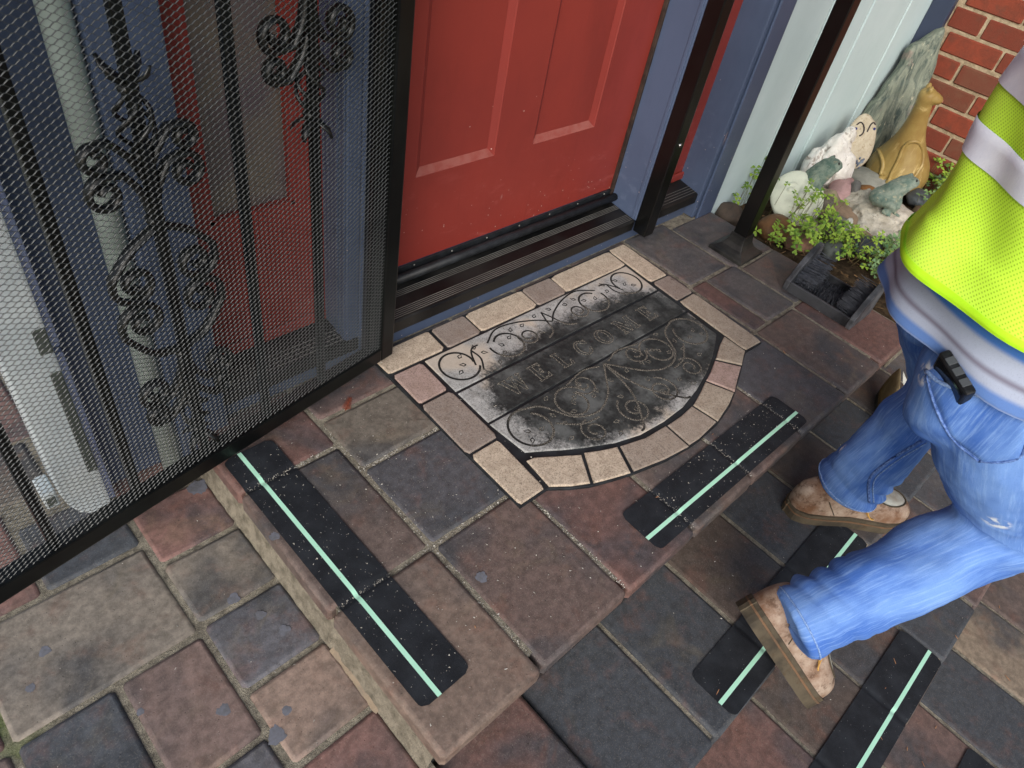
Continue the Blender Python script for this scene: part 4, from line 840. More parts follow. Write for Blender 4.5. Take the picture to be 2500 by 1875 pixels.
clover('bushy clover between handrail post and boot brush', [(700, 1440), (780, 1460), (850, 1460), (900, 1430), (960, 1440)], 60, .01, .08, LEAF, .03, (.012, .020), 3)
clover('dense clover in the middle, behind the boot brush', [(1050, 1470), (1120, 1490), (1180, 1540), (1080, 1440), (1230, 1570)], 105, .01, .09, LEAF, .032, (.010, .016), 4)
clover('blue-green leafy clump in front of the frog rock', [(1400, 1480), (1450, 1500), (1480, 1460), (1360, 1520)], 80, .01, .09, LEAF2, .03, (.013, .021), 5)
clover('low clover at the bed front beside the vest', [(1300, 1600), (1380, 1610), (1450, 1580), (1420, 1650)], 90, .005, .06, LEAF2, .035, (.009, .015), 6)
clover('clover against the brick wall, right of the figurine', [(1650, 1110), (1700, 1090), (1740, 1120), (1680, 1200)], 110, .02, .12, LEAF, .04, (.012, .018), 7)
clover('dark clover patch at the foot of the bricks', [(1720, 1260), (1760, 1200), (1700, 1300)], 90, .01, .10, LEAF2, .045, (.012, .018), 8)
# litter and grit
a = Acc(); random.seed(12)
for i in range(420):
    p = np.array([random.uniform(2.16, 3.28), random.uniform(.24, .95), -.028 + random.uniform(0, .012)]); d = rng.normal(size=3); d[2] *= .15; d /= np.linalg.norm(d); L_ = random.uniform(.008, .028); a.add(*tube_vf([p, p + d * L_], random.uniform(.0008, .0022), 3, cap=False))
o = a.obj('leaf_litter', plain('dry_litter', lin(128, 100, 66), lin(86, 66, 46), .9, 60)); setp(o, 'dry stalks and litter on the garden soil', 'litter', kind='stuff')
# ------------------------------------------------------------------ worker
person = thing('person', 'person in neon vest, striped shirt and jeans walking away down the steps', 'person')
hv = np.array([.94, -.34, 0]); hv /= np.linalg.norm(hv); lv = np.array([-hv[1], hv[0], 0]); zv = np.array([0, 0, 1.0])
PEL = np.array([1.236, .025, .625])
def pb(f, l, z, o=PEL): return o + hv * f + lv * l + zv * z
hipL, hipR = pb(-.015, .085, -.02), pb(-.065, -.078, -.035)
ankL = np.array([1.425, .068, -.055]); kneL = np.array([1.455, .035, .30])
kneR = np.array([1.255, -.185, .25]); ankR = np.array([.940, -.035, .050])
SKIN = plain('skin', lin(198, 140, 116), lin(180, 116, 96), .5, 30, 1, 300, .2, .0008)
def m_denim():
    t = NT('blue_denim'); n = t.noise(5, 5, .6); uv = t.n('ShaderNodeUVMap').outputs[0]; st = t.noise(230, 4, .7, t.mapping((1, .055, 1), co=uv)); bl = t.noise(12, 4, .6, t.mapping((1, .35, 1), co=uv)); f = t.noise(700, 2, .7)
    c = t.mix(t.ramp(bl, .34, .68), lin(66, 106, 182), lin(116, 154, 214)); c = t.mix(t.ramp(n, .55, .8, 0, .4), c, lin(150, 176, 214)); c = t.mix(t.ramp(st, .45, .75, 0, .45), c, lin(160, 194, 236)); c = t.mix(t.ramp(f, .5, .8, 0, .3), c, lin(40, 74, 140))
    sp = t.vor(7); sp2 = t.noise(60, 4); c = t.mix(t.math('MULTIPLY', t.ramp(sp, .17, .09), t.ramp(sp2, .45, .6)), c, lin(226, 232, 238))
    return t.fin(c, .9, .15, t.bump(t.math('ADD', st, f), .35, .0015))
DENIM = m_denim(); STITCH = plain('denim_seam', lin(150, 178, 218), lin(84, 118, 180), .9, 300, 1); SEAMD = plain('denim_seam_dark', lin(64, 92, 150), lin(120, 150, 206), .9, 200, 1)
def keyed(*k): return [list(q[0]) + list(q[1:]) for q in k]
def mid(a, b, t): return a + (b - a) * t
legL = loft(keyed((pb(-.015, .062, .06), .085, .085), (hipL, .103, .102), (mid(hipL, kneL, .4), .092, .094), (mid(hipL, kneL, .8), .074, .076), (kneL, .069, .070), (mid(kneL, ankL, .35), .066, .067), (mid(kneL, ankL, .75), .067, .070), (mid(kneL, ankL, .90), .070, .075), (mid(kneL, ankL, .97), .070, .075)), 26, 7, lv)
legR = loft(keyed((pb(-.02, -.062, .06), .080, .080), (hipR, .103, .102), (mid(hipR, kneR, .40) - hv * .022, .110, .112), (mid(hipR, kneR, .85), .084, .086), (kneR, .078, .080), (mid(kneR, ankR, .3), .070, .071), (mid(kneR, ankR, .7), .066, .068), (mid(kneR, ankR, .92), .066, .068), (mid(kneR, ankR, 1.04), .063, .065)), 26, 7, lv)
pelv = [loft(keyed((pb(0, 0, .17), .145, .105), (pb(0, 0, .10), .150, .110), (pb(-.005, 0, .02), .158, .122), (pb(0, 0, -.06), .160, .122), (pb(0, 0, -.10), .13, .09)), 28, 6, -hv), blob_vf(pb(-.058, .072, -.03), (.080, .080, .10), 3, 0, 0), blob_vf(pb(-.106, -.062, -.095), (.082, .082, .125), 3, 0, 0)]
jm = fuse([legL, legR] + pelv, .006, 16, 'jeans')
P = mco(jm); N = mno(jm)
def body_xyz(p): return [round(float((p - PEL) @ q), 3) for q in (hv, lv, zv)]
def seg_param(P, A, B):
    d = B - A; L = np.linalg.norm(d); t = (P - A) @ d / L; r = P - A - np.outer(t / L, d); return t, np.linalg.norm(r, axis=1), r, L, d / L
disp = np.zeros(len(P))
w1_ = wobble(P, 9, 1); w2_ = wobble(P, 26, 2); w3_ = wobble(P, 60, 3)
disp += .0035 * w1_ + .0022 * w2_ + .0008 * w3_
for (K, A, ph, am) in ((kneL, ankL, .4, 1.0), (kneR, ankR, 1.3, 1.25)):
    t, r, rv, L, ax_ = seg_param(P, A, K); s_, u_ = frame_of(ax_); th_ = np.arctan2(rv @ u_, rv @ s_); near = (r < .13) & (t > -.08) & (t < L * .9)
    env = np.exp(-((t - .055) / .062) ** 2)
    fold = np.sin(t / .0125 + 1.9 * np.sin(th_ * 1.0 + ph) + 1.6 * w1_); fold = 1.3 * np.abs(fold) ** .7 - .8; fold *= (.55 + .9 * np.clip(np.sin(th_ + ph * 2) + .4 * w2_, -.4, 1))
    disp += np.where(near, am * .0125 * env * fold + .003 * np.sin(th_ * 3 + t * 20 + ph) * np.exp(-((t - .2) / .15) ** 2), 0)
    env2 = np.exp(-((t - L * .55) / .10) ** 2); disp += np.where(near, am * .0040 * env2 * np.sin(t / .024 + 2.4 * np.sin(th_ + ph) + 2.2 * w1_), 0)
    kn = np.exp(-((P - K) ** 2).sum(1) / .10 ** 2); disp += kn * .006 * np.sin((P @ np.array([.4, .5, 1.0])) / .016 + 2 * w1_)
cr = np.exp(-((P - pb(-.08, 0, -.13)) ** 2).sum(1) / .12 ** 2); disp += cr * .007 * np.sin((P @ (zv * .8 + lv * .6)) / .018 + 2.5 * w1_)
setco(jm, P + N * disp[:, None])
best = np.full(len(P), 1e9); UVj = np.zeros((len(P), 2))
for sidx, (A, B) in enumerate(((hipL, kneL), (kneL, ankL), (hipR, kneR), (kneR, ankR))):
    t, r, rv, L, ax_ = seg_param(P, A, B); s_, u_ = frame_of(ax_, lv); th_ = np.arctan2(rv @ u_, rv @ s_); dd__ = np.sqrt(r ** 2 + np.maximum(0, np.maximum(-t, t - L)) ** 2); k_ = dd__ < best
    best[k_] = dd__[k_]; UVj[k_] = np.stack([th_ * .075 + sidx * 1.7, t], 1)[k_]
_l = jm.uv_layers.new(name='UVMap'); _i = np.zeros(len(jm.loops), np.int32); jm.loops.foreach_get('vertex_index', _i); _l.data.foreach_set('uv', UVj[_i].astype(np.float32).ravel())
jeans = link('jeans', jm, DENIM, person, True)
def bvh(me): return BVHTree.FromPolygons([tuple(v.co) for v in me.vertices], [tuple(p.vertices) for p in me.polygons])
JB = bvh(jm)
def cast(u, v, tree=None):
    d = Vector(ray(u, v)).normalized(); h = (tree or JB).ray_cast(Vector(CAM), d); return (np.array(h[0]), np.array(h[1])) if h[0] is not None else None
def on_surf(path, lift, tree=None, k=6):
    out = []
    for u, v in spline([np.array(p, float) for p in path], k):
        h = cast(u, v, tree)
        if h is not None: out.append(h[0] + h[1] * lift)
    return out
def seamline(name, path, r, mat, parent, lift=.001, tree=None):
    P_ = on_surf(path, lift, tree)
    runs = [[]]
    for p in P_:
        if runs[-1] and np.linalg.norm(p - runs[-1][-1]) > .03: runs.append([])
        runs[-1].append(p)
    P_ = max(runs, key=len)
    if len(P_) > 3: tube(name, P_, r, mat, parent, 6)
# hems
for K, A, nm in ((kneL, ankL, .965), (kneR, ankR, 1.03)):
    ax_ = (A - K) / np.linalg.norm(A - K); s_, u_ = frame_of(ax_)
    for off_, rr in ((.008, .0028), (-.012, .0016)):
        ring = []; c0 = K + (A - K) * nm + ax_ * off_
        for i in range(48):
            a_ = 2 * math.pi * i / 48; d_ = s_ * math.cos(a_) + u_ * math.sin(a_); h = JB.ray_cast(Vector(c0 + d_ * .16), Vector(-d_)); 
            if h[0] is not None and (h[0] - Vector(c0)).length < .12: ring.append(np.array(h[0]) + np.array(h[1]) * .0008)
        if len(ring) > 20: tube('hem_stitch', ring, rr, STITCH, jeans, 6, closed=True)
# skin: legs, torso, arms, neck, head as one body under the clothes
NECK = pb(.10, 0, .58); HEAD = NECK + hv * .05 + zv * .17
shL, shR = pb(.07, .185, .49), pb(.07, -.185, .49)
elL, elR = pb(.20, .24, .24), pb(-.10, -.27, .24)
hnd = onz(2528, 1152, .46); 
wrR = hnd + np.array([.105, -.075, .035]); wrL = pb(.36, .20, .12)
def hand(wr, dirv, palm_n, side_sg):
    d = dirv / np.linalg.norm(dirv); nrm_ = palm_n - d * (palm_n @ d); nrm_ /= np.linalg.norm(nrm_); sd__ = np.cross(d, nrm_) * side_sg; q = lambda a, b, c: wr + d * a + sd__ * b + nrm_ * c
    pr = [loft([[*q(-.01, 0, 0), .024, .020], [*q(.03, 0, 0), .036, .017], [*q(.07, 0, .0), .040, .015], [*q(.095, 0, .003), .036, .011]], 14, 5, nrm_)]
    for b, L_, r in ((.030, .070, .0092), (.010, .080, .0096), (-.010, .074, .0092), (-.029, .058, .0082)):
        pr.append(loft([[*q(.085, b, .002), r, r], [*q(.09 + L_*.42, b*1.08, .006), r*.97, r*.97], [*q(.09 + L_*.78, b*1.1, .020), r*.9, r*.9], [*q(.085 + L_*.98, b*1.1, .036), r*.72, r*.72]], 9, 4))
    pr.append(loft([[*q(.018, .026, .004), .015, .013], [*q(.046, .050, .014), .0115, .0115], [*q(.074, .058, .024), .0100, .0100], [*q(.092, .058, .032), .0075, .0075]], 9, 4)); return pr
bodyp = [loft(keyed((pb(0, 0, .02), .14, .10), (pb(.01, 0, .14), .135, .10), (pb(.03, 0, .30), .150, .105), (pb(.055, 0, .44), .165, .100), (pb(.075, 0, .52), .10, .08), (NECK, .058, .058), (NECK + hv * .02 + zv * .07, .054, .056)), 24, 6, -hv)]
for sh, el, wr in ((shL, elL, wrL), (shR, elR, wrR)): bodyp.append(loft(keyed((mid(sh, pb(.07, 0, .47), .35), .06, .06), (sh, .058, .058), (mid(sh, el, .5), .046, .046), (el, .041, .041), (mid(el, wr, .35), .039, .039), (wr, .026, .023)), 14, 5))
bodyp += hand(wrR, hnd - wrR, np.array([.2, .75, -.5]), 1) + hand(wrL, hv * .8 - zv * .5, np.array([-.1, -.9, -.2]), -1)
for H_, K, A in ((hipL, kneL, ankL), (hipR, kneR, ankR)): bodyp.append(loft(keyed((H_, .07, .07), (mid(H_, K, .5), .065, .065), (K, .05, .05), (mid(K, A, .35), .048, .05), (A, .032, .034)), 14, 5))
fw_ = hv
bodyp += [loft(keyed((HEAD - zv * .115 + fw_ * .02, .040, .044), (HEAD - zv * .085 + fw_ * .02, .056, .066), (HEAD - zv * .03 + fw_ * .006, .070, .088), (HEAD + zv * .04, .075, .096), (HEAD + zv * .09 - fw_ * .006, .060, .076), (HEAD + zv * .118 - fw_ * .008, .020, .028)), 20, 5, fw_)]
bodyp += [loft(keyed((HEAD + fw_ * .088 + zv * .02, .008, .008), (HEAD + fw_ * .105 - zv * .018, .013, .012), (HEAD + fw_ * .092 - zv * .032, .012, .008)), 10, 4), loft(keyed((HEAD + fw_ * .083 + lv * .024 - zv * .062, .004, .004), (HEAD + fw_ * .090 - zv * .060, .008, .007), (HEAD + fw_ * .083 - lv * .024 - zv * .062, .004, .004)), 8, 4)]
for sg in (1, -1): bodyp += [blob_vf(HEAD + lv * sg * .078 - zv * .01, (.014, .014, .030), 2, 0, 0), blob_vf(HEAD + fw_ * .078 + lv * sg * .030 + zv * .012, (.014, .014, .010), 2, 0, 0)]
me = fuse(bodyp, .0042, 4, 'body'); link('body', me, SKIN, person, True)
EYE = plain('eye_dark', lin(30, 26, 24), None, .2)
for sg in (1, -1): V, F = blob_vf(HEAD + fw_ * .089 + lv * sg * .030 + zv * .011, (.007, .007, .006), 2, 0, 0); mobj('eye', V, F, EYE, person, True)
me = fuse([blob_vf(HEAD + zv * .045 - fw_ * .016, (.088, .088, .085), 3, 2, .06, 6), blob_vf(HEAD - zv * .005 - fw_ * .050, (.062, .070, .075), 3, 3, .05)], .006, 3, 'hair'); link('hair', me, plain('dark_hair', lin(44, 36, 30), lin(28, 24, 22), .7, 60, 1, 200, .8, .004), person, True)
# torso garments: rings (forward, lateral half width, depth half width) by height above the pelvis
def garment(name, rows, mat, parent, nu=72, folds=None, stripe_uv=True, a0=0.0, a1=2 * math.pi, sub=10, thick=None):
    R = spline([np.array(r, float) for r in rows], sub); V = []; F = []; UV = []; full = abs(a1 - a0 - 2 * math.pi) < 1e-6; m = len(R); cols = nu if full else nu + 1
    arc = np.concatenate([[0], np.cumsum(np.linalg.norm(np.diff(R[:, :2], axis=0), axis=1))])
    for i, (z, f, l, a_, b_) in enumerate(R):
        for j in range(cols):
            t = a0 + (a1 - a0) * j / nu; k = 1.0
            d = folds(z, t) if folds else 0
            V.append(pb(f + (b_ + d) * math.cos(t), l + (a_ + d) * math.sin(t), z)); UV.append((t * .17, arc[i]))
    for i in range(m - 1):
        for j in range(nu if full else nu): jn = (j + 1) % cols; F.append((i*cols+j, i*cols+jn, (i+1)*cols+jn, (i+1)*cols+j))
    return mobj(name, V, F, mat, parent, True, UV)
def sfold(z, t): return .024 * max(0, math.cos(t - 3.95)) ** 2 * math.exp(-((z + .07) / .10) ** 2) + .012 * math.sin(3 * t + 1.2) * math.exp(-((z + .09) / .10) ** 2) + .009 * math.sin(8 * t + 3 * z / .1) * math.exp(-((z + .09) / .08) ** 2) + .004 * mnoise.noise(Vector((math.cos(t) * 2, math.sin(t) * 2, z * 9)))
def m_shirt():
    t = NT('striped_jersey'); uv = t.n('ShaderNodeUVMap'); x = t.xyz(uv.outputs[0]); v = x[1]
    c = lin(168, 176, 196)
    def band(c, a, b, col, sft=.004):
        k = t.math('MULTIPLY', t.ramp(v, a - sft, a + sft), t.ramp(v, b + sft, b - sft)); return t.mix(k, c, col)
    c = t.mix(0.0, c, c)
    for a, b, cc_ in ((.000, .016, (96, 128, 186)), (.030, .036, (120, 116, 132)), (.060, .084, (74, 122, 196)), (.088, .108, (138, 136, 152)), (.125, .150, (92, 112, 172)), (.19, .215, (74, 122, 196)), (.218, .24, (138, 136, 152)), (.32, .345, (74, 122, 196)), (.45, .475, (74, 122, 196))): c = band(c, a, b, lin(*cc_))
    f = t.noise(500, 2, .7); c = t.mix(t.ramp(f, .5, .8, 0, .25), c, lin(90, 96, 120)); return t.fin(c, .95, .1, t.bump(f, .3, .001))
SHIRT = m_shirt()
shirt = garment('shirt', [(-.058, -.018, -.020, .206, .164), (-.050, -.018, -.020, .206, .164), (-.02, -.014, -.014, .198, .162), (.04, -.002, -.006, .186, .154), (.12, .01, 0, .178, .146), (.28, .03, 0, .190, .140), (.42, .055, 0, .200, .128), (.50, .072, 0, .15, .10), (.56, .09, 0, .075, .072)], SHIRT, person, folds=sfold)
for sh, el in ((shL, elL), (shR, elR)):
    V, F = loft(keyed((mid(sh, pb(.07, 0, .46), .4), .085, .085), (sh, .078, .078), (mid(sh, el, .4), .068, .068), (mid(sh, el, .85), .062, .062)), 20, 5); mobj('sleeve', V, F, plain('sleeve_jersey', lin(160, 168, 190), lin(84, 122, 190), .95, 4), person, True)
def m_vest():
    t = NT('neon_mesh_fabric'); uv = t.n('ShaderNodeUVMap'); mp = t.mapping((1, 1, 1), (0, 0, .0), co=uv.outputs[0]); x = t.xyz(mp); k = 2 * math.pi / .0052
    a_ = t.math('SINE', t.math('MULTIPLY', t.math('ADD', x[0], t.math('MULTIPLY', x[1], .5)), k)); b_ = t.math('SINE', t.math('MULTIPLY', x[1], k * .9)); h = t.math('MULTIPLY', a_, b_)
    c = t.mix(t.ramp(h, .30, .75), lin(210, 255, 74), lin(154, 202, 40)); n = t.noise(6, 4); c = t.mix(t.ramp(n, .45, .75, 0, .35), c, lin(222, 255, 110))
    return t.fin(c, .75, .2, t.bump(h, -.35, .0012), Emission_Color=(0, 0, 0))
VEST = m_vest()
def vfold(z, t): return .012 * max(0, -math.cos(t)) ** 2 * math.exp(-((z - .03) / .05) ** 2) + .006 * math.sin(9 * t + 30 * z) * math.exp(-((z - .1) / .2) ** 2) + .010 * math.sin(2 * t + .6) * math.exp(-((z - .06) / .14) ** 2) + .008 * math.sin(5 * t + z * 16) * math.exp(-((z - .10) / .16) ** 2) + .005 * mnoise.noise(Vector((math.cos(t) * 2.4, math.sin(t) * 2.4, z * 7 + 5)))
vrows = [(.036, -.018, 0, .210, .186), (.046, -.018, 0, .210, .186), (.08, -.014, 0, .207, .178), (.12, -.004, 0, .206, .168), (.28, .02, 0, .215, .162), (.40, .05, 0, .218, .150), (.50, .07, 0, .165, .120), (.545, .085, 0, .105, .098)]
vest = garment('vest', vrows, VEST, person, 96, vfold, a0=.12, a1=2 * math.pi - .12, sub=12)
R_ = spline([np.array(r, float) for r in vrows], 40)
def vband(z0, z1, mat, name, lift):
    rows = [r + np.array([0, 0, 0, lift, lift]) for r in R_ if z0 <= r[0] <= z1]; return garment(name, rows[::3] + [rows[-1]], mat, vest, 96, vfold, a0=.12, a1=2 * math.pi - .12, sub=1)
REFL = plain('silver_reflective_tape', lin(240, 243, 250), lin(218, 222, 236), .4, 12, .8, 300, .3, .001, .6, grime=(16, .64, lin(150, 145, 180), .5))
PIPE = plain('neon_binding', lin(198, 255, 40), lin(180, 240, 30), .7, 20)
vband(.165, .213, REFL, 'reflective_band', .0025); vband(.250, .300, REFL, 'reflective_band', .0025); vband(.0355, .049, PIPE, 'hem_binding', .0028)
for sg in (1, -1):
    P_ = []
    for z in np.linspace(.315, .545, 14):
        r = R_[np.argmin(abs(R_[:, 0] - z))]; t = math.pi + sg * .62; dd_ = vfold(z, t); P_.append(pb(r[1] + (r[4] + dd_ + .004) * math.cos(t), (r[3] + dd_ + .004) * math.sin(t), z))
    tube('reflective_strap', P_, np.array([[.0235, .002]] * len(P_)), REFL, vest, 8, np.array([-hv[0], -hv[1], 0]))
# back pocket, seams, phone
def patch(name, TLc, TRc, BRc, BLc, mid_, n, lift, mat):
    V = []; F = []; ok = {}
    TLc, TRc, BRc, BLc, mid_ = (np.array(q, float) for q in (TLc, TRc, BRc, BLc, mid_))
    for i in range(n + 1):
        for j in range(n + 1):
            a, b = j / n, i / n; p = (TLc * (1 - a) + TRc * a) * (1 - b) + (BLc * (1 - a) + BRc * a) * b + np.array([0, 10 * math.sin(math.pi * a)]) * (1 - b) + mid_ * b * (1 - abs(2 * a - 1)); h = cast(*p)
            if h is not None: ok[(i, j)] = len(V); e_ = min(i, j, n - i, n - j); V.append(h[0] + h[1] * (lift if e_ > 0 else lift * (.9 if i == 0 else .1)))
    for i in range(n):
        for j in range(n):
            q = [ok.get(k) for k in ((i, j), (i, j+1), (i+1, j+1), (i+1, j))]
            if None not in q and max(np.linalg.norm(V[q[0]] - V[k]) for k in q[1:]) < .03: F.append(q)
    if F:
        o_ = mobj(name, V, F, mat, jeans, True); L_ = o_.data.uv_layers.new(name='UVMap'); li = np.zeros(len(o_.data.loops), np.int32); o_.data.loops.foreach_get('vertex_index', li); L_.data.foreach_set('uv', np.array([(v[1] * 1.0, v[2]) for v in V], np.float32)[li].ravel())
patch('back_pocket', (2258, 912), (2530, 1010), (2490, 1120), (2318, 1062), (0, 40), 16, .0035, DENIM)
PTH = [(2262,905),(2300,935),(2380,962),(2470,985),(2540,1000)]
seamline('pocket_hem', PTH, .0035, STITCH, jeans, .0015); seamline('pocket_hem', [(u - 2, v + 14) for u, v in PTH], .0016, STITCH, jeans, .001)
seamline('pocket_edge', [(2264,915),(2274,960),(2296,1020),(2330,1075),(2390,1125)], .0022, SEAMD, jeans, .001); seamline('pocket_edge', [(2520,1010),(2508,1070),(2490,1115),(2440,1128),(2390,1125)], .0022, SEAMD, jeans, .001)
seamline('inseam', [(2290,1050),(2250,1075),(2200,1105),(2150,1140),(2125,1165),(2120,1195),(2122,1225)], .0030, SEAMD, jeans, .001); seamline('inseam', [(2290,1062),(2255,1085),(2205,1115),(2160,1147),(2136,1170),(2131,1198),(2133,1226)], .0014, STITCH, jeans, .001)
# ------------------------------------------------------------------ work shoes
def m_leather():
    t = NT('worn_tan_leather'); n = t.noise(16, 6, .7); f = t.noise(160, 4, .7); c = t.mix(t.ramp(n, .3, .7), lin(112, 80, 58), lin(170, 152, 136)); c = t.mix(t.ramp(t.noise(34, 6, .75), .5, .64, 0, .8), c, lin(84, 60, 44)); c = t.mix(t.ramp(f, .6, .8, 0, .4), c, lin(206, 196, 182))
    return t.fin(c, .62, .3, t.bump(t.math('ADD', n, t.math('MULTIPLY', f, .5)), .5, .002))
LEA = m_leather(); SOLE = plain('worn_crepe_sole', lin(84, 75, 60), lin(56, 50, 41), .85, 24, 1, 90, .5, .002, grime=(30, .55, lin(70, 54, 36), .7)); WELT = plain('orange_welt', lin(112, 84, 60), lin(92, 74, 58), .8, 40, 1); TOEC = plain('scuffed_grey_toe', lin(172, 174, 166), lin(146, 138, 124), .7, 26, 1, 90, .6, .002); LACE = plain('yellow_lace', lin(206, 160, 84), lin(176, 130, 66), .8, 60)
def shoe(name, O, f, u, parent, side=1):
    f = f / np.linalg.norm(f); u = u - f * (u @ f); u /= np.linalg.norm(u); l_ = np.cross(u, f); s = empty(name); s.parent = parent
    q = lambda x, y, z: O + f * x + l_ * y * side + u * z
    xs_ = np.array([0, .003, .012, .04, .09, .14, .19, .235, .268, .288, .298, .302]); wo = np.array([.004, .014, .027, .036, .037, .036, .043, .050, .046, .035, .021, .004]); cy_ = np.array([0, 0, 0, 0, .0, .002, .005, .007, .006, .004, .003, .003])
    def outline(k, n=30):
        t = np.linspace(0, 1, n); X = -.004 * k + (0.302 + .008 * k) * (1 - np.cos(t * math.pi)) / 2; Wd = np.interp(np.clip(X, 0, .302), xs_, wo); Wd = np.maximum(Wd, 0) + .004 * k * np.minimum(1, Wd / .02); Cy = np.interp(np.clip(X, 0, .302), xs_, cy_); A_ = [(X[i], Cy[i] + Wd[i]) for i in range(n)]; B_ = [(X[i], Cy[i] - Wd[i]) for i in range(n - 1, -1, -1)]; return A_ + B_
    def layer(nm, k, z0, z1, mat, toe=0.0):
        o_ = outline(k); n = len(o_); zz = lambda x, z: z + toe * max(0, (x - .22) / .08) ** 2
        V = [q(x, y, zz(x, z0)) for x, y in o_] + [q(x, y, zz(x, z1)) for x, y in o_]; F = [(i, (i+1) % n, n+(i+1) % n, n+i) for i in range(n)] + [tuple(range(n)), tuple(range(n, 2*n))]
        ob = mobj(nm, V, F, mat, s); bm = bmesh.new(); bm.from_mesh(ob.data); bmesh.ops.recalc_face_normals(bm, faces=bm.faces); bm.to_mesh(ob.data); bm.free(); return ob
    layer('sole', 1.0, 0, .021, SOLE, .006); layer('midsole', 1.25, .0212, .0255, WELT, .006); layer('welt', .9, .0257, .0345, SOLE, .006)
    hs = np.array([.030, .052, .075, .088, .092, .086, .070, .058, .050, .040, .026, .010]); V = []; F = []; n = 20; ns = 40
    for i in range(ns):
        t = i / (ns - 1); X = .002 + .298 * t; wd = np.interp(X, xs_, wo) * .97; h = np.interp(X, xs_, hs); c_y = np.interp(X, xs_, cy_); tz = .006 * max(0, (X - .22) / .08) ** 2
        for k in range(n + 1):
            a_ = math.pi * k / n; cc_ = math.cos(a_); ss = math.sin(a_); V.append(q(X, c_y + wd * math.copysign(abs(cc_) ** .75, cc_), .035 + tz + (h - .006) * ss ** .8))
    for i in range(ns - 1):
        for k in range(n): a_ = i*(n+1)+k; F.append((a_, a_+1, a_+n+2, a_+n+1))
    F.append(tuple(range(n + 1))); F.append(tuple(range((ns-1)*(n+1), ns*(n+1)))[::-1])
    up_ = mobj('upper', V, F, LEA, s, True); bm = bmesh.new(); bm.from_mesh(up_.data); bmesh.ops.recalc_face_normals(bm, faces=bm.faces); bm.to_mesh(up_.data); bm.free()
    T_ = bvh(up_.data)
    def drop(x, y, lift=.0012): 
        h = T_.ray_cast(Vector(q(x, y, .2)), Vector(-u)); return np.array(h[0]) + np.array(u) * lift if h[0] is not None else q(x, y, .06)
    # scuffed moc toe plug: raised patch
    V = []; F = []; nr, na = 7, 24
    for i in range(nr + 1):
        for j in range(na):
            r = i / nr; a_ = 2 * math.pi * j / na; x = .228 + .050 * r * math.cos(a_) * (1.0 if math.cos(a_) > 0 else 1.15); y = .006 + .030 * r * math.sin(a_); V.append(drop(x, y, .0022 if i < nr else .0002))
    for i in range(nr):
        for j in range(na): F.append((i*na+j, i*na+(j+1) % na, (i+1)*na+(j+1) % na, (i+1)*na+j))
    mobj('toe_plug', V, F, TOEC, s, True)
    tube('moc_stitch', [drop(.228 + .052 * math.cos(a_) * (1.0 if math.cos(a_) > 0 else 1.15), .006 + .0315 * math.sin(a_), .0016) for a_ in np.linspace(-2.6, 2.6, 40)], .0019, SOLE, s, 6)
    for x in (.135, .150, .165): tube('lace', [drop(x, -.022, .002), drop(x + .003, 0, .004), drop(x, .022, .002)], .0017, LACE, s, 6)
    for sg in (1, -1): tube('lace', spline([drop(.152, 0, .005), drop(.158, sg * .026, .006), drop(.172, sg * .040, .004), q(.184, sg * .052, .060), q(.170, sg * .054, .066), drop(.160, sg * .030, .008), drop(.152, 0, .006)], 6), .0014, LACE, s, 6)
    for P2 in ([(.035, .030), (.050, .036)],): pass
    for sg in (1, -1): tube('side_seam', [q(x, sg * np.interp(x, xs_, wo) * .985 + np.interp(x, xs_, cy_), z) for x, z in spline([np.array(p) for p in [(.10, .040), (.088, .056), (.074, .074), (.066, .086)]], 5)], .0012, SOLE, s, 5)
    return s
shoe('work_shoe', np.array([1.352, .140, L1 + .0005]), np.array([.730, -.683, 0]), zv, person, 1)
toeR = onz(1945, 1692, -.185)
for _z in np.linspace(-.14, .2, 140):
    heelR = onz(1806, 1490, _z)
    if np.linalg.norm(toeR - heelR) > .292: break
fr = toeR - heelR
shoe('work_shoe', heelR, fr, kneR - ankR, person, -1)
# phone in the pocket
ph = cast(2325, 925); 
PH = plain('black_phone_case', lin(16, 17, 19), lin(34, 36, 40), .45, 40, 1, 300, .3, .001)
phone = thing('phone', 'black phone in a rugged case sticking out of the back pocket', 'phone')
pc, pnm = ph[0], ph[1]; e3 = pnm * np.array([1, 1, .0]); e3 /= np.linalg.norm(e3); e2 = zv * .82 + e3 * .50 + np.cross(zv, e3) * .20; e2 /= np.linalg.norm(e2); e3 = e3 - e2 * (e3 @ e2); e3 /= np.linalg.norm(e3); e1 = np.cross(e2, e3)
def pbox(name, c, hx_, hy_, hz_, mat, bev):
    V = [c + e1 * x * hx_ + e2 * y * hy_ + e3 * z * hz_ for z in (-1, 1) for y in (-1, 1) for x in (-1, 1)]; o_ = mobj(name, V, [(0,1,3,2),(4,6,7,5),(0,4,5,1),(2,3,7,6),(0,2,6,4),(1,5,7,3)], mat, phone); bm = bmesh.new(); bm.from_mesh(o_.data); bmesh.ops.recalc_face_normals(bm, faces=bm.faces); bm.to_mesh(o_.data); bm.free(); bevel_mesh(o_.data, bev, 3); return o_
pmid = pc - e3 * .002 + e2 * .001
pbox('case', pmid - e2 * .045, .036, .068, .008, PH, .005); pbox('screen', pmid - e2 * .045 + e3 * .0083, .031, .060, .0006, plain('phone_glass', lin(8, 8, 10), None, .08), .0003)
for k in (-.018, .0, .018): pbox('grip_rib', pmid + e1 * k + e2 * .0232 , .006, .0012, .0065, plain('grey_rubber', lin(70, 74, 78), None, .6), .001)
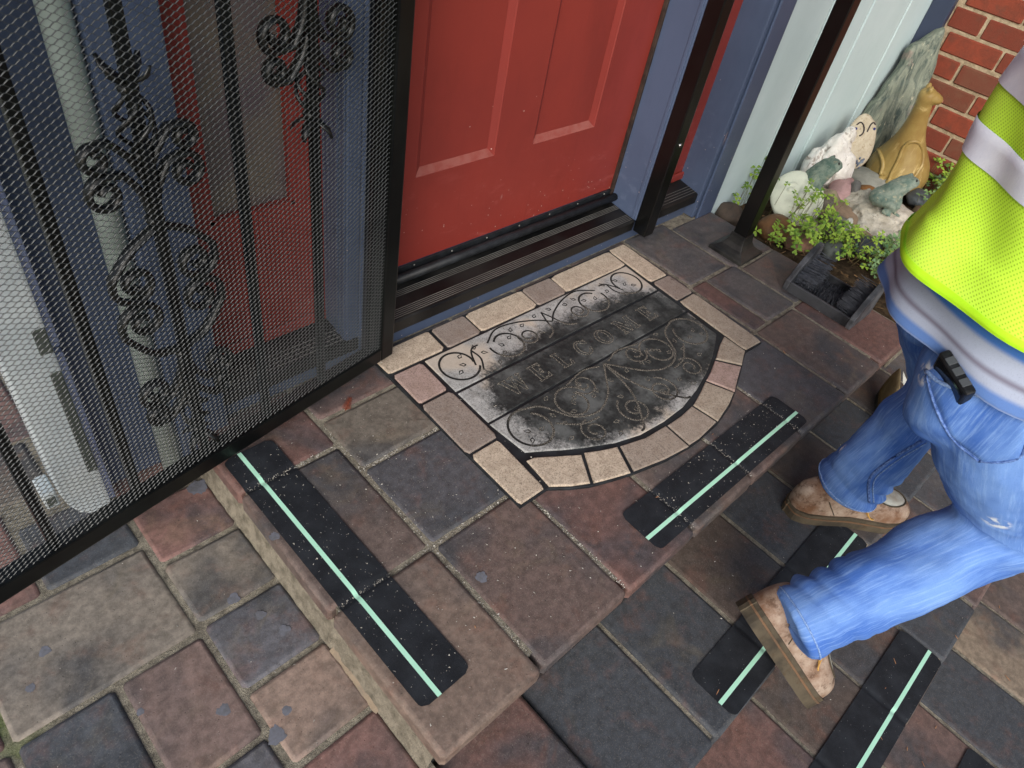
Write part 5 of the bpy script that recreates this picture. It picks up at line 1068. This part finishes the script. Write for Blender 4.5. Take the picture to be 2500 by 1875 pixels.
# ------------------------------------------------------------------ tan boot under the landing edge
bt = thing('boot', 'tan suede boot with white tag inside, standing under the landing edge', 'boot')
SUE = plain('tan_suede', lin(140, 124, 94), lin(112, 98, 72), .95, 20, 1, 200, .5, .002, .1); BDK = plain('dark_boot_lining', lin(54, 56, 52), lin(38, 40, 38), .9, 30)
bo = np.array([1.765, .075, L1]); bf = np.array([-.28, -.96, 0]); bf = np.array([-.60, -.30, 0]); bf /= np.linalg.norm(bf); bl = np.array([-bf[1], bf[0], 0])
hl = np.array([2.00, .145, L1]); qq = lambda x, y, z: hl + bf * x + bl * y + np.array([0, 0, z])
rows = [(-.005, .030, .10), (.0, .038, .13), (.04, .044, .135), (.09, .046, .128), (.13, .046, .105), (.17, .048, .080), (.21, .046, .062), (.245, .038, .050), (.27, .020, .034)]
V = []; F = []; n = 18
for x, w_, h in rows:
    for k in range(n + 1): a_ = math.pi * k / n; V.append(qq(x, w_ * math.copysign(abs(math.cos(a_)) ** .7, math.cos(a_)), .022 + (h - .022) * math.sin(a_) ** .7))
for i in range(len(rows) - 1):
    for k in range(n):
        x = (rows[i][0] + rows[i+1][0]) / 2
        if x < .115 and 5 <= k <= n - 6: continue                     # the opening
        b_ = i*(n+1)+k; F.append((b_, b_+1, b_+n+2, b_+n+1))
up = mobj('upper', V, F, SUE, bt, True); so_ = up.modifiers.new('thick', 'SOLIDIFY'); so_.thickness = .005; so_.offset = 1
o_ = [(r[0], r[1] + .004) for r in rows] + [(r[0], -r[1] - .004) for r in rows[::-1]]; n = len(o_)
V = [qq(x, y, 0) for x, y in o_] + [qq(x, y, .024) for x, y in o_]; sole_ = mobj('sole', V, [(i, (i+1) % n, n+(i+1) % n, n+i) for i in range(n)] + [tuple(range(n))[::-1], tuple(range(n, 2*n))], BDK, bt)
V, F = blob_vf(qq(.06, 0, .045), (.05, .036, .018), 3, 4, .05); mobj('insole', V, F, BDK, bt, True)
V, F = blob_vf(qq(.10, .0, .072), (.040, .038, .022), 3, 5, .05); mobj('tongue', V, F, plain('grey_blue_lining', lin(96, 106, 120), lin(70, 78, 90), .9), bt, True)
tg = [qq(.015, -.026, .118), qq(.058, -.026, .112), qq(.058, .006, .080), qq(.015, .006, .086)]; mobj('tag', tg + [p - zv * .001 for p in tg], [(0,1,2,3), (7,6,5,4), (0,4,5,1), (1,5,6,2), (2,6,7,3), (3,7,4,0)], plain('white_tag', lin(226, 226, 214), lin(206, 206, 196), .7, 30), bt)
# ------------------------------------------------------------------ small debris
random.seed(44); CH_ = plain('pale_grit', lin(206, 202, 192), lin(170, 164, 152), .9, 200)
a = Acc()
def chip(p, s):
    d = rng.normal(size=(4, 3)) * s; a.add([np.array(p) + q * np.array([1, 1, .4]) for q in d], [(0,1,2),(0,2,3),(0,3,1),(1,3,2)])
def spot():
    k = random.random()
    if k < .34: return (random.gauss(.60, .16), random.gauss(.62, .20), .0)
    if k < .50: return (random.uniform(.34, .44), random.uniform(.29, .90), .0036)
    if k < .66: return (random.uniform(.95, 1.48), random.uniform(.23, .34), .0036)
    if k < .80: return (random.uniform(.33, 2.1), random.uniform(.215, .47), .0)
    return None
for i in range(1900):
    s_ = spot()
    if s_ is None: 
        k = random.random()
        if k < .4: s_ = (random.uniform(.54, 2.0), random.uniform(-.05, .20), L1)
        elif k < .7: s_ = (random.uniform(-.3, .3), random.uniform(.25, 1.1), LW)
        else: s_ = (random.uniform(.9, 2.0), random.uniform(-.33, -.08), L2)
    x, y, z = s_
    if z >= 0 and not (.33 < x < 2.1 and .22 < y < .98): continue
    if z >= 0 and .735 < x < 1.66 and y > .48: z = .0125
    chip((x, y, z + .0008), random.choice([.0004, .0005, .0005, .0007, .0009, .0013]))
for c_, v0, v1, ax in (((.511, 'y'), .335, .437, 0), ((.815, 'y'), .337, .439, 0), ((.992, 'x'), .228, .334, .0), ((1.219, 'x'), .228, .334, .0), ((1.446, 'x'), .228, .334, .0)):
    for i in range(90):
        t_ = random.uniform(v0, v1); o_ = random.gauss(0, .0025); chip((t_, c_[0] + o_, .0004) if c_[1] == 'y' else (c_[0] + o_, t_, .0004), random.choice([.0005, .0007, .0009]))
for i in range(1500):                                                # dust caught along joints
    j = random.choice([('x', .537, .22, .98), ('y', .510, .33, .75), ('y', .734, .54, .74), ('y', .815, .33, .53), ('x', .769, .22, .46), ('x', .992, .22, .35), ('x', 1.219, .22, .35), ('x', 1.446, .22, .46)])
    t_ = random.uniform(j[2], j[3]); o_ = random.gauss(0, .003); chip((j[1] + o_, t_, -.003) if j[0] == 'x' else (t_, j[1] + o_, -.003), random.choice([.0007, .0010, .0014]))
o = a.obj('grit', CH_); setp(o, 'pale grit and dust scattered over tiles and tapes', 'grit', kind='stuff')
a = Acc()
for (u, v, z, L_, an) in [(2185, 1615, L2, .016, .8), (2162, 1680, L2, .005, 0), (1752, 1690, L1, .014, .2), (2150, 1800, L2, .012, 1.2), (2285, 1775, L3, .009, .1), (2460, 1655, L3, .018, 1.3), (2215, 1828, L3, .01, .4), (2254, 1865, L3, .012, 1.0), (1605, 1213, .004, .008, -.3), (1740, 1060, 0, .006, 0), (1915, 860, 0, .012, 1.2), (1700, 765, .013, .008, 0), (1650, 690, 0, .004, 0), (2335, 1555, L2, .010, 1.1), (2440, 1482, L3, .010, .6), (1160, 1530, 0, .005, 1), (1870, 590, 0, .01, .4)]:
    p = onz(u, v, z + .003); d = np.array([math.cos(an), math.sin(an), .05]) * L_; a.add(*tube_vf([p - d / 2, p, p + d / 2], [.0006, .0011, .0005], 5))
o = a.obj('dry_needles', plain('dry_needle', lin(176, 132, 96), lin(130, 90, 66), .8, 80)); setp(o, 'dry needles and splinters lying on the steps', 'litter', kind='stuff')
# fallen redwood sprig by the screen door
sp_ = thing('fallen_sprig', 'small rust coloured fallen sprig on the tile below the screen door', 'sprig'); b_ = onz(843, 1003, .004); d_ = onz(853, 975, .004) - b_; d_ /= np.linalg.norm(d_); n_ = np.array([-d_[1], d_[0], 0]); RST = plain('rust_needle', lin(130, 66, 46), lin(104, 52, 38), .7, 80)
a = Acc(); a.add(*tube_vf([b_, b_ + d_ * .02, b_ + d_ * .042], [.0008, .0007, .0004], 4))
for i in range(11):
    for sg in (1, -1): p = b_ + d_ * (.004 + .0033 * i); a.add(*tube_vf([p, p + n_ * sg * (.010 - .0006 * i) + d_ * .005 + zv * .001], [.0009, .0004], 4))
a.obj('needles', RST, sp_)
# bluish white paint spots on the walk and on one landing tile
a = Acc(); random.seed(9)
for (u, v, z, r) in [(570, 1463, LW, .011), (637, 1502, LW, .009), (694, 1538, LW, .010), (546, 1735, LW, .011), (676, 1795, LW, .014), (700, 1735, LW, .008), (670, 1310, .0, .009), (1175, 1410, .0, .011), (483, 1190, LW, .018), (75, 1680, LW, .007), (110, 1590, LW, .009), (343, 1738, LW, .006)]:
    p = onz(u, v, z); n = 26; ring = []
    for i in range(n): t_ = 2 * math.pi * i / n; rr = r * (1 + .09 * random.gauss(0, 1) + .10 * math.sin(3 * t_ + u)); ring.append(p + np.array([math.cos(t_) * rr, math.sin(t_) * rr, .0009]))
    a.add([p + zv * .0012] + ring, [(0, i + 1, (i + 1) % n + 1) for i in range(n)])
o = a.obj('paint_spots', plain('faded_paint', lin(112, 114, 124), lin(98, 98, 102), .9, 90, 1)); setp(o, 'faded bluish white paint spots on the pavers', 'paint spots', kind='stuff')
# ------------------------------------------------------------------ put every empty at the base of its thing
bpy.context.view_layer.update()
for e in [o for o in bpy.data.objects if o.type == 'EMPTY' and o.parent is None]:
    lo = np.array([1e9] * 3); hi = -lo
    for c in e.children_recursive:
        if c.type == 'MESH':
            for b in c.bound_box: p = np.array(c.matrix_world @ Vector(b)); lo = np.minimum(lo, p); hi = np.maximum(hi, p)
    base = Vector(((lo[0] + hi[0]) / 2, (lo[1] + hi[1]) / 2, lo[2])); e.location = base
    for c in e.children: c.location = c.location - base
for o in bpy.data.objects:
    if o.type == 'MESH' and o.parent is None and o.location.length == 0 and 'kind' not in o: pass
bpy.context.view_layer.update()
